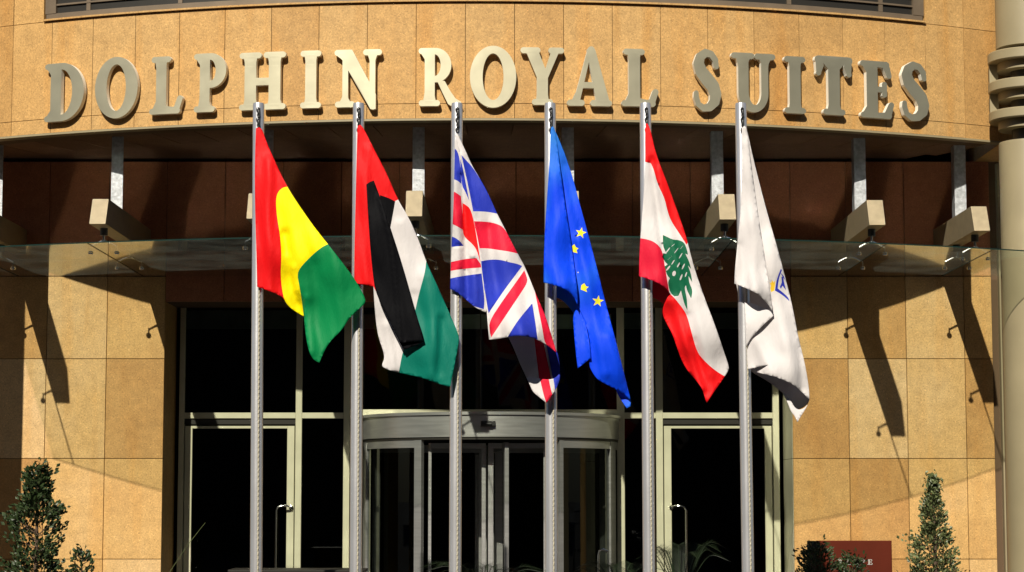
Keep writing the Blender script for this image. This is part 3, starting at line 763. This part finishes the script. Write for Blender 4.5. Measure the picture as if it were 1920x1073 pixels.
# 2 red, black, white, green with folded black band
flag('flag with red hoist and white and green stripes, a black band folded across its front', [
 D(outline=[(670, 237), (675, 234), (681, 239), (702, 281), (725, 325), (747, 377), (765, 405), (785, 450), (799, 491), (815, 525), (835, 570), (858, 622), (861, 635), (858, 655), (851, 690), (844, 726), (820, 719), (790, 708), (748, 699), (732, 695), (718, 689),
    (716, 684), (721, 672), (719, 659), (708, 628), (703, 585), (700, 537), (682, 535), (664, 530), (665, 450), (668, 330)], base='red', regions=[
    ('white', [(741, 377), (748, 374), (800, 440), (820, 500), (810, 496), (801, 513), (790, 552), (782, 587), (774, 622), (761, 656), (755, 676), (751, 712), (730, 712), (700, 690), (690, 537), (700, 537), (712, 560), (731, 430), (735, 403)]),
    ('black', [(712, 366), (728, 371), (741, 378), (737, 400), (731, 432), (722, 430)]),
    ('green_', [])][:2]+[('teal', [(799, 491), (830, 500), (900, 630), (850, 760), (748, 699), (752, 675), (757, 655), (770, 620), (778, 585), (786, 550), (797, 511)])],
   ctrl=[(673, 238, .06), (668, 400, .06), (665, 530, .06), (697, 535, .07), (720, 330, .08), (745, 380, .06), (780, 450, .06), (770, 520, .07), (820, 560, .10), (858, 630, .12), (843, 722, .12), (750, 698, .06), (720, 640, .03), (800, 650, .16)],
   folds=[([(690, 280), (684, 400), (686, 530)], .02, 8), ([(800, 520), (815, 600), (812, 700)], .05, 16), ([(828, 600), (822, 700)], -.03, 8), ([(725, 610), (738, 690)], .03, 8), ([(750, 420), (775, 540)], .025, 9)]),
 D(outline=[(687, 346), (694, 341), (701, 339), (706, 352), (713, 371), (733, 430), (755, 500), (777, 580), (788, 612), (795, 638), (772, 641), (750, 643), (738, 617), (722, 586), (704, 548), (699, 515), (694, 460), (690, 400)], base='black', regions=[],
   ctrl=[(694, 341, .13), (700, 540, .17), (750, 643, .20), (795, 638, .22), (733, 450, .20)], folds=[([(711, 368), (732, 440), (742, 530), (751, 641)], .028, 3)]),
 D(outline=[(750, 642), (795, 640), (780, 648), (757, 656)], base='black', regions=[], ctrl=[(750, 642, .19), (795, 640, .21), (757, 656, .15)])], (673, 238))
# 3 crosses
flag('blue flag with red and white crosses, its lower end rolled under', [
 D(outline=[(853, 262), (858, 259), (866, 270), (880, 300), (900, 380), (915, 460), (925, 560), (911, 586), (905, 584), (890, 576), (875, 563), (858, 549), (844, 542), (845, 510), (847, 455), (850, 400), (852, 320)], base='white', regions=[
    ('navy', [(852, 279), (856, 281), (861, 293), (864, 318), (865, 345), (858, 339), (850, 336)]), ('navy', [(863, 298), (868, 315), (880, 377), (873, 360), (865, 347)]),
    ('pinkred', [(846, 359), (853, 360), (864, 368), (867, 400), (869, 432), (858, 425), (846, 419)]), ('red', [(867, 381), (873, 384), (882, 391), (889, 416), (899, 478), (903, 500), (894, 468), (884, 456), (870, 444), (867, 431)]),
    ('navy', [(840, 443), (850, 444), (861, 451), (869, 461), (840, 464)]), ('pinkred', [(840, 493), (870, 486), (893, 484), (905, 500), (903, 502), (870, 504), (840, 509)]),
    ('navy', [(838, 524), (860, 519), (880, 516), (903, 513), (909, 564), (907, 580), (875, 570), (838, 555)])],
   ctrl=[(856, 260, .05), (851, 400, .07), (845, 540, .06), (870, 400, .05), (880, 520, .03), (910, 580, .02), (895, 450, .03)],
   folds=[([(867, 330), (872, 440), (876, 560)], -.045, 6), ([(858, 400), (858, 540)], .02, 7), ([(888, 480), (893, 575)], .02, 6)]),
 D(outline=[(853, 253), (857, 250), (863, 262), (871, 279), (885, 311), (900, 335), (915, 362), (932, 401), (945, 426), (960, 456), (975, 484), (984, 500), (996, 530), (1010, 564), (1022, 590), (1035, 632), (1044, 662), (1030, 650), (1010, 638), (990, 631), (967, 629), (940, 635), (917, 637),
    (914, 600), (911, 560), (905, 520), (900, 485), (893, 440), (886, 396), (878, 350), (869, 310), (860, 282)], base='white', regions=[
    ('navy', [(865, 291), (872, 299), (884, 311), (900, 335), (915, 361), (933, 401), (912, 397), (887, 396.5), (878, 350)]),
    ('pinkred', [(888, 415), (915, 416), (932, 420), (945, 427), (960, 454), (972, 476), (955, 472), (935, 469), (915, 466), (899, 466), (894, 440)]),
    ('navy', [(902, 490), (918, 487), (937, 487), (955, 492), (970, 495), (979, 499), (965, 518), (945, 545), (916, 588), (911, 560), (905, 520)]),
    ('pinkred', [(983, 507), (987, 517), (990, 529), (975, 552), (950, 590), (921, 633), (918, 622), (917, 603), (940, 568), (965, 533)]),
    ('navy', [(998, 569), (1003, 600), (1008, 637), (990, 632), (967, 629.5), (951, 634), (966, 609), (980, 590)]),
    ('pinkred', [(1003, 547), (1012, 562), (1024, 588), (1036, 628), (1046, 668), (1033, 655), (1021, 644), (1017, 618), (1011, 588)])],
   ctrl=[(856, 252, .08), (866, 300, .10), (890, 400, .14), (900, 500, .18), (917, 635, .42), (930, 400, .08), (980, 500, .16), (1000, 545, .25), (1043, 660, .40), (970, 628, .60), (940, 500, .22)],
   folds=[([(864, 290), (885, 390), (903, 500), (917, 635)], .03, 4), ([(935, 420), (960, 520), (980, 630)], .03, 14), ([(915, 430), (930, 540), (940, 632)], -.03, 10)]),
 D(outline=[(948, 622), (985, 618), (1020, 632), (1044, 655), (1049, 680), (1050, 700), (1044, 708), (1033, 713), (1010, 711), (987, 708), (975, 682), (962, 650)], base='white', regions=[
     ('pinkred', [(1000, 620), (1016, 626), (1034, 713), (1011, 711)]), ('navy', [(1022, 630), (1050, 640), (1052, 712), (1037, 713)])],
   ctrl=[(950, 622, .05), (1044, 655, .22), (1049, 700, .10), (987, 708, -.02), (1030, 712, .09), (1000, 660, .04)], nz=.004),
 D(outline=[(987, 708), (1000, 708), (1018, 711), (1034, 712), (1045, 706), (1050, 698), (1050, 711), (1043, 729), (1034, 742), (1025, 756), (1010, 744), (999, 735), (995, 725)], base='white', regions=[
    ('pinkred', [(1010, 700), (1027, 700), (1031, 722), (1036, 742), (1025, 758), (1019, 740)]), ('navy', [(1036, 700), (1060, 690), (1055, 720), (1041, 732)])],
   ctrl=[(987, 708, .10), (1049, 700, .16), (1025, 756, .16), (1000, 730, .12)], nz=.004)], (857, 252))
# 4 blue with stars
def star(cx, cy, r, a=0, k=10):
    return [(cx+(r if q % 2 == 0 else r*.40)*sin(R(a)+q*pi/5), cy-(r if q % 2 == 0 else r*.40)*cos(R(a)+q*pi/5)) for q in range(k)]
flag('deep blue flag with yellow stars hanging in long folds', [
 D(outline=[(1036, 240), (1041, 245), (1058, 285), (1073, 330), (1088, 386), (1101, 433), (1118, 497), (1132, 555), (1149, 618), (1165, 680), (1177, 728), (1183, 752), (1176, 744), (1160, 733), (1140, 723), (1120, 712), (1110, 698), (1104, 684), (1108, 660), (1103, 620), (1090, 590), (1080, 560), (1070, 500), (1058, 420), (1045, 330)],
   base='blue', regions=[('star', star(1089, 437, 11, 12)), ('star', [(1077, 458), (1080, 464), (1085, 466), (1081, 469), (1083, 475), (1075, 473), (1072, 462)]),
     ('star', [(1096, 531), (1099, 537), (1104, 538), (1099, 542), (1101, 548), (1094, 545), (1089, 543), (1090, 535)]), ('star', star(1121, 565, 11.5, 8)), ('star', star(1084, 511, 1.6))],
   ctrl=[(1038, 242, .05), (1060, 330, .02), (1080, 440, .06), (1105, 450, .02), (1100, 540, .10), (1130, 560, .05), (1120, 700, .14), (1182, 750, .02), (1150, 650, .16)],
   folds=[([(1085, 450), (1105, 540), (1135, 700)], .035, 10), ([(1060, 310), (1090, 430)], -.02, 8), ([(1140, 630), (1165, 730)], .03, 9)], nz=.004),
 D(outline=[(1032, 241), (1036, 237), (1041, 243), (1047, 290), (1054, 345), (1062, 400), (1070, 450), (1077, 500), (1083, 548), (1083, 575), (1078, 560), (1068, 547), (1052, 539), (1036, 534), (1019, 530), (1020, 470), (1023, 410), (1028, 340), (1031, 290)],
   base='blue', regions=[], ctrl=[(1036, 240, .07), (1025, 400, .08), (1019, 530, .12), (1050, 420, .18), (1052, 538, .30), (1083, 570, .14), (1075, 480, .12)],
   folds=[([(1040, 330), (1040, 530)], .03, 12), ([(1064, 400), (1074, 540)], -.02, 6)], nz=.004),
 D(outline=[(1021, 526), (1050, 532), (1075, 545), (1083, 560), (1083, 578), (1076, 588), (1066, 574), (1052, 561), (1036, 556), (1028, 549)], base='blue', regions=[],
   ctrl=[(1021, 526, -.03), (1083, 560, .0), (1052, 561, -.2), (1076, 588, -.2)], nz=.003),
 D(outline=[(1074, 590), (1083, 577), (1086, 555), (1093, 590), (1101, 620), (1106, 650), (1108, 672), (1100, 678), (1083, 691), (1079, 655), (1076, 620)], base='blue', regions=[],
   ctrl=[(1074, 590, .0), (1083, 690, .16), (1107, 650, .17), (1088, 600, .12)], folds=[([(1102, 600), (1107, 672)], .02, 3)], nz=.006),
 D(outline=[(1155, 729), (1178, 742), (1183, 752), (1182, 762), (1175, 766), (1168, 756), (1158, 740)], base='blue', regions=[], ctrl=[(1155, 729, -.10), (1183, 752, .0), (1175, 766, .03)], nz=.002)], (1036, 240))
# 5 red white with green tree
cedar = [(1243, 441), (1250, 444), (1262, 450), (1272, 450), (1283, 455), (1288, 468), (1290, 478), (1285, 476), (1292, 490), (1296, 505), (1290, 498), (1296, 515), (1298, 530), (1291, 518), (1292, 530), (1299, 545), (1296, 560), (1288, 545), (1286, 535), (1283, 540), (1288, 560), (1289, 582), (1283, 570), (1277, 545), (1272, 555), (1264, 556), (1256, 548), (1252, 530), (1256, 522), (1250, 515), (1246, 500), (1252, 496), (1244, 488), (1243, 475), (1250, 476), (1243, 462)]
ov = []
for cx, cy, ra, rb, an in ((1252, 470, 3, 7, .6), (1255, 485, 3, 7, .8), (1253, 503, 3.5, 5, .5), (1264, 513, 3.5, 5, .1), (1262, 492, 2, 5, .5), (1268, 470, 2, 6, .6), (1276, 480, 2, 6, .5), (1281, 500, 2, 6, .4), (1272, 497, 1.8, 5, .4), (1277, 520, 2, 6, .3), (1286, 515, 1.6, 5, .3), (1262, 460, 1.8, 4, .9), (1278, 464, 1.6, 4, .7)):
    ov.append(('white', [(cx+ra*cos(t)*cos(an)+rb*sin(t)*sin(-an)*-1*-1, cy+ra*cos(t)*sin(an)*-1+rb*sin(t)*cos(an)) for t in [k*pi/6 for k in range(12)]]))
flag('red and white flag with a green cedar tree in the middle', [
 D(outline=[(1209, 236), (1213, 231), (1219, 240), (1230, 290), (1250, 340), (1270, 396), (1286, 441), (1300, 498), (1320, 557), (1340, 608), (1359, 665), (1367, 688), (1365, 697), (1356, 710), (1340, 733), (1325, 756), (1321, 744), (1317, 729), (1303, 711), (1284, 689), (1272, 660), (1262, 629), (1250, 607), (1242, 590),
    (1243, 575), (1252, 556), (1258, 552), (1250, 542), (1238, 533), (1218, 524), (1198, 518), (1199, 470), (1204, 405), (1210, 320)], base='white', regions=[
    ('red', [(1205, 225), (1230, 225), (1300, 440), (1287, 459), (1277, 443), (1258, 415), (1251, 395), (1246, 372), (1233, 345), (1226, 318), (1220, 306), (1208, 303)]),
    ('pinkred', [(1190, 446), (1210, 448), (1228, 454), (1241, 468), (1245, 490), (1250, 520), (1256, 556), (1240, 570), (1190, 540)]),
    ('red', [(1258, 552), (1268, 563), (1284, 583), (1290, 598), (1297, 625), (1307, 660), (1320, 676), (1338, 693), (1360, 707), (1380, 715), (1330, 790), (1270, 740), (1230, 600), (1240, 570), (1250, 550)]),
    ('cedar', cedar)]+ov,
   ctrl=[(1213, 235, .06), (1208, 350, .07), (1198, 515, .09), (1235, 480, .16), (1230, 525, .20), (1255, 550, .10), (1270, 400, .05), (1265, 500, .14), (1300, 520, .08), (1245, 590, .02), (1290, 640, .14), (1365, 690, .05), (1325, 754, .12), (1330, 620, .17), (1285, 685, .06)],
   folds=[([(1222, 300), (1238, 440), (1256, 555)], -.03, 5), ([(1232, 320), (1262, 460), (1288, 580)], .03, 7), ([(1300, 560), (1325, 660), (1333, 700)], .03, 14), ([(1260, 560), (1285, 640), (1317, 728)], .035, 8), ([(1300, 640), (1325, 735)], -.025, 7)]),
 D(outline=[(1199, 512), (1225, 518), (1250, 532), (1262, 550), (1258, 565), (1252, 578), (1235, 562), (1218, 556), (1206, 548), (1203, 530)], base='pinkred', regions=[], ctrl=[(1199, 512, -.03), (1262, 550, -.02), (1225, 558, -.2)], nz=.003)], (1213, 234))
# 6 white with emblem
flag('white flag with part of a blue and gold emblem, rightmost on the poles', [
 D(outline=[(1396, 240), (1401, 244), (1410, 288), (1425, 348), (1440, 405), (1459, 470), (1472, 520), (1485, 570), (1496, 630), (1509, 680), (1517, 728), (1518, 750), (1506, 737), (1482, 718), (1452, 706), (1418, 698), (1430, 692), (1441, 684), (1422, 688), (1402, 693), (1400, 650), (1406, 635), (1425, 615), (1450, 592), (1446, 560), (1430, 470), (1412, 360), (1400, 290)],
   base='white', regions=[('gold', [(1443, 529), (1446, 531), (1448, 525), (1450, 530), (1453, 526), (1453, 536), (1452, 545), (1446, 548), (1444, 540), (1446, 537)]),
     ('inkblue', [(1464, 504), (1466, 507), (1460, 522), (1458, 541), (1468, 549), (1478, 558), (1480, 565), (1468, 554), (1453, 545), (1456, 524)]),
     ('inkblue', [(1465, 520), (1468, 518), (1470, 530), (1474, 545), (1471, 541), (1467, 536), (1464, 542), (1462, 538), (1466, 530)]), ('inkblue', [(1463, 511), (1470, 518), (1472, 526), (1466, 517)])],
   ctrl=[(1398, 242, .05), (1420, 400, .02), (1440, 405, .0), (1450, 500, .10), (1475, 540, .04), (1430, 620, .08), (1402, 690, .06), (1450, 700, .24), (1480, 640, .18), (1517, 740, .10), (1495, 620, .06)],
   folds=[([(1440, 450), (1465, 600), (1490, 720)], .035, 14), ([(1420, 640), (1450, 700)], .02, 9), ([(1500, 650), (1505, 730)], -.02, 6)]),
 D(outline=[(1391, 240), (1396, 236), (1401, 242), (1407, 300), (1414, 350), (1421, 400), (1430, 455), (1438, 510), (1446, 560), (1450, 588), (1444, 576), (1432, 562), (1418, 550), (1398, 540), (1377, 532), (1378, 505), (1383, 455), (1389, 395), (1392, 310)],
   base='white', regions=[], ctrl=[(1396, 240, .07), (1390, 380, .08), (1377, 530, .14), (1410, 420, .16), (1415, 545, .32), (1449, 582, .16), (1436, 500, .14)],
   folds=[([(1400, 270), (1410, 420), (1418, 545)], .025, 9), ([(1388, 460), (1398, 536)], -.02, 6)]),
 D(outline=[(1380, 528), (1410, 535), (1440, 560), (1450, 582), (1442, 586), (1420, 578), (1398, 570), (1385, 560)], base='white', regions=[], ctrl=[(1380, 528, -.12), (1450, 582, -.02), (1398, 570, -.26), (1420, 578, -.22)], nz=.002),
 D(outline=[(1396, 567), (1412, 569), (1430, 577), (1450, 583), (1451, 592), (1438, 603), (1424, 617), (1407, 635), (1399, 652), (1398, 610)], base='white', regions=[], ctrl=[(1397, 567, .02), (1450, 588, .14), (1399, 650, .12), (1425, 600, .15)]),
 D(outline=[(1404, 690), (1441, 682), (1460, 700), (1500, 728), (1518, 748), (1515, 758), (1500, 768), (1492, 767), (1482, 752), (1467, 736), (1440, 715), (1412, 700)], base='white', regions=[], ctrl=[(1404, 690, -.24), (1518, 748, -.06), (1467, 736, -.36), (1492, 767, -.34)], nz=.003),
 D(outline=[(1467, 735), (1474, 739), (1483, 752), (1491, 766), (1500, 769), (1510, 764), (1517, 754), (1510, 768), (1502, 780), (1495, 792), (1490, 780), (1483, 772), (1477, 756)], base='white', regions=[], ctrl=[(1467, 735, -.02), (1517, 756, .0), (1495, 790, .06)], nz=.006)], (1396, 240))

# ------------------------------------------------------------------ plants
def leaves(mb, pts, L, W, up=.3):
    for p, n_ in pts:
        d = (n_+Vector((random.uniform(-1, 1), random.uniform(-1, 1), random.uniform(-.6, 1)))*.9).normalized()
        s = d.cross(Vector((random.uniform(-1, 1), random.uniform(-1, 1), random.uniform(-1, 1)))).normalized(); k = random.uniform(.7, 1.25)
        nn = d.cross(s)*.12*L*k
        i = len(mb.v); mb.v += [p, p+d*L*k*.5+s*W*k-nn, p+d*L*k, p+d*L*k*.5-s*W*k-nn]
        mb.f += [(i, i+1, i+2), (i, i+2, i+3)]; mb.m += [mb.mi]*2
def shrub(name, label, cat, x, y, h, rfun, n, mat, L=.055, W=.017, pot=True, group=None, z0=.45):
    r = root(name, label, cat, (x, y, 0), group); tk = MB(); tk.tube([(0, 0, z0-.1), (.01, 0, (h+z0)/2), (0, .01, h*.97)], [.03, .018, .004], 8)
    tips = []
    for k in range(70):
        z = z0+(h-z0)*random.random()**1.1; a = random.uniform(0, 2*pi); rr = rfun((z-z0)/(h-z0))*random.uniform(.75, 1.1)
        e = Vector((rr*cos(a), rr*sin(a), z+rr*.5)); tk.tube([(0, 0, z), e*.5+Vector((0, 0, z*.5)), e], [.007, .005, .002], 4); tips.append((e, Vector((cos(a), sin(a), .6))))
    tk.build('trunk', M['bark'], r)
    pts = []
    for k in range(n):
        if random.random() < .55:
            e, d = random.choice(tips); pts.append((e+Vector([random.gauss(0, .03) for _ in range(3)])-d*random.uniform(0, .1), d))
        else:
            t = random.random(); a = random.uniform(0, 2*pi); rr = rfun(t)*sqrt(random.uniform(.15, 1))
            pts.append((Vector((rr*cos(a), rr*sin(a), z0+(h-z0)*t)), Vector((cos(a), sin(a), .7))))
    c = MB(); leaves(c, pts, L, W); c.build('crown', mat, r, fix=False)
    if pot:
        MB().lathe(0, 0, [(.17, .004), (.2, .05), (.24, .42), (.26, .43), (.26, .5), (.23, .5), (.22, .44)], 32).build('pot', M['pot'], r, 'auto')
q = P(70, 880, -2.6)
shrub('shrub', 'tall dark leafy shrub at the lower left before the stone wall', 'shrub', q.x, -2.6, q.z, lambda t: .05+.36*sqrt(max(0, 1-t))*(.75+.25*sin(t*14)), 3600, M['leaf'])
q = P(155, 1032, -2.7)
shrub('shrub', 'low leafy shoot beside the tall left shrub', 'shrub', q.x, -2.75, q.z, lambda t: .04+.16*sqrt(max(0, 1-t)), 700, M['leaf'], pot=False, z0=.1)
q = P(1749, 898, -2.3)
shrub('conical_tree', 'small cone-shaped evergreen with a thin pointed top before the right wall', 'tree', q.x, -2.3, q.z+.02, lambda t: .012+.43*(1-t)**1.08*(.84+.16*sin(t*19)), 4200, M['leaf_pale'], .042, .013)
q = P(1535, 1030, -2.9)
shrub('shrub', 'low dark bush in front of the red-brown board', 'shrub', q.x, -2.9, q.z, lambda t: .08+.30*sqrt(max(0, 1-t)), 2000, M['leaf'], .05, .012, pot=False, z0=.1)
q = P(1600, 1042, -2.95)
shrub('shrub', 'small dark bush covering the middle of the red-brown board', 'shrub', q.x, -2.95, q.z-.02, lambda t: .06+.16*sqrt(max(0, 1-t)), 900, M['leaf'], .05, .012, pot=False, z0=.1)
def cycad(px, py, y, label, spread=.55, nf=16, z0=.5):
    q = P(px, py, y); r = root('cycad', label, 'plant', (q.x, y, 0), 'feathery cycads before the entrance'); h = q.z
    MB().lathe(0, 0, [(.07, 0), (.09, z0*.6), (.06, z0)], 14).build('trunk', M['bark'], r, 'auto')
    for k in range(nf):
        a = 2*pi*k/nf+random.uniform(-.15, .15); L = spread*random.uniform(.8, 1.15); c = MB(); rise = (h-z0)*random.uniform(.8, 1.05)
        pts = []
        for i in range(15):
            t = i/14; pts.append(Vector((cos(a)*L*t, sin(a)*L*t, z0+rise*sin(min(1, t*1.35)*pi/2)-max(0, t-.55)*.35*rise)))
        c.tube(pts, [.006*(1-t/16) for t in range(15)], 5)
        sd = Vector((-sin(a), cos(a), 0))
        for i in range(2, 44):
            t = i/44*14; i_ = min(13, int(t)); p = pts[i_].lerp(pts[i_+1], t-i_); tg = (pts[i_+1]-pts[i_]).normalized()
            for s in (-1, 1):
                d = (sd*s+tg*.55+Vector((0, 0, .25))).normalized(); ll = .13*sin(pi*min(.98, .15+i/50))
                c.quad(p-tg*.0015, p+d*ll*.5-tg*.002, p+d*ll, p+tg*.002)
        c.build('frond', M['frond'], r, fix=False)
cycad(905, 1052, -3.6, 'feathery cycad between the third and fourth flagpoles', .62)
cycad(1160, 1048, -3.4, 'feathery cycad left of the fifth flagpole', .5)
cycad(1275, 1015, -3.5, 'tallest feathery cycad, under the right door handle', .45)
# long grass stem at left
m = MB(); a = P(385, 980, -3); c_ = P(318, 1073, -3); c0 = Vector((c_.x-.2, -3, 0))
m.tube([c0, c_, (a+c_)/2+Vector((0, 0, .02)), a], [.004, .003, .003, .0015], 5)
tag(m.build('grass_stem', M['leaf_pale']), 'thin bare stem leaning right before the left door', 'plant')
# red-brown board
q0, q1 = P(1531, 1014, -2.3), P(1672, 1014, -2.3)
bd = root('sign_board', 'red-brown sign board with small white lettering, low before the right wall', 'sign', ((q0.x+q1.x)/2, -2.3, 0))
hw = (q1.x-q0.x)/2; b = MB(); b.bevelbox(-hw, hw, 0, .03, .35, q0.z, .006); b.build('panel', M['redboard'], bd)
b = MB(); b.box(-hw-.075, -hw-.002, .002, .16, 0, q0.z-.004); b.build('frame_post', M['dark_frame'], bd); b = MB(); b.box(hw-.05, hw, .031, .16, 0, q0.z-.01); b.build('frame_post', M['dark_frame'], bd)
for k, ch in enumerate('RAOPE'):
    zt_ = P(1600, 1049, -2.3).z; x0 = -.17+k*.075
    def mp(u, v, d): return Vector((x0+.055*u, -.001-d, zt_-.055+.055*v))
    letter_mesh(ch, mp, .004, 'letter', [M['white_letter']]*2, bd)
# planter trough that the cycads stand in
pl = root('planter_trough', 'long low dark planter trough standing before the left door', 'planter', (P(560, 1066, -3.4).x, -3.4, 0))
zt_ = P(560, 1067, -3.4).z
b = MB(); b.bevelbox(-.62, .62, -.25, .25, 0, zt_-.03, .02); b.build('trough', M['dark_frame'], pl)
b = MB(); b.bevelbox(-.65, .65, -.28, .28, zt_-.029, zt_, .012); b.build('rim', M['dark_frame'], pl)
# ------------------------------------------------------------------ unseen block across the street, added to cut sky fill
op = root('opposite_sky_blocker', 'unseen building added across the street to block sky light', 'building', (0, -33.5, 0))
b = MB(); b.box(-90, 90, -12, 0, 0, 21); b.build('sky_blocker_wall', M['opposite'], op)
b = MB(); b.box(-90.2, 90.2, -12.2, .3, 21.002, 21.4); b.build('sky_blocker_roof', M['opposite'], op)
for k in range(24):
    for f_ in range(6):
        x = -57.5+k*5; wm = MB(); wm.box(x, x+2, .003, .06, 1.2+f_*3.1, 2.9+f_*3.1)
        if abs(x) < 30: wm.build('window', M['dark_frame'], op)
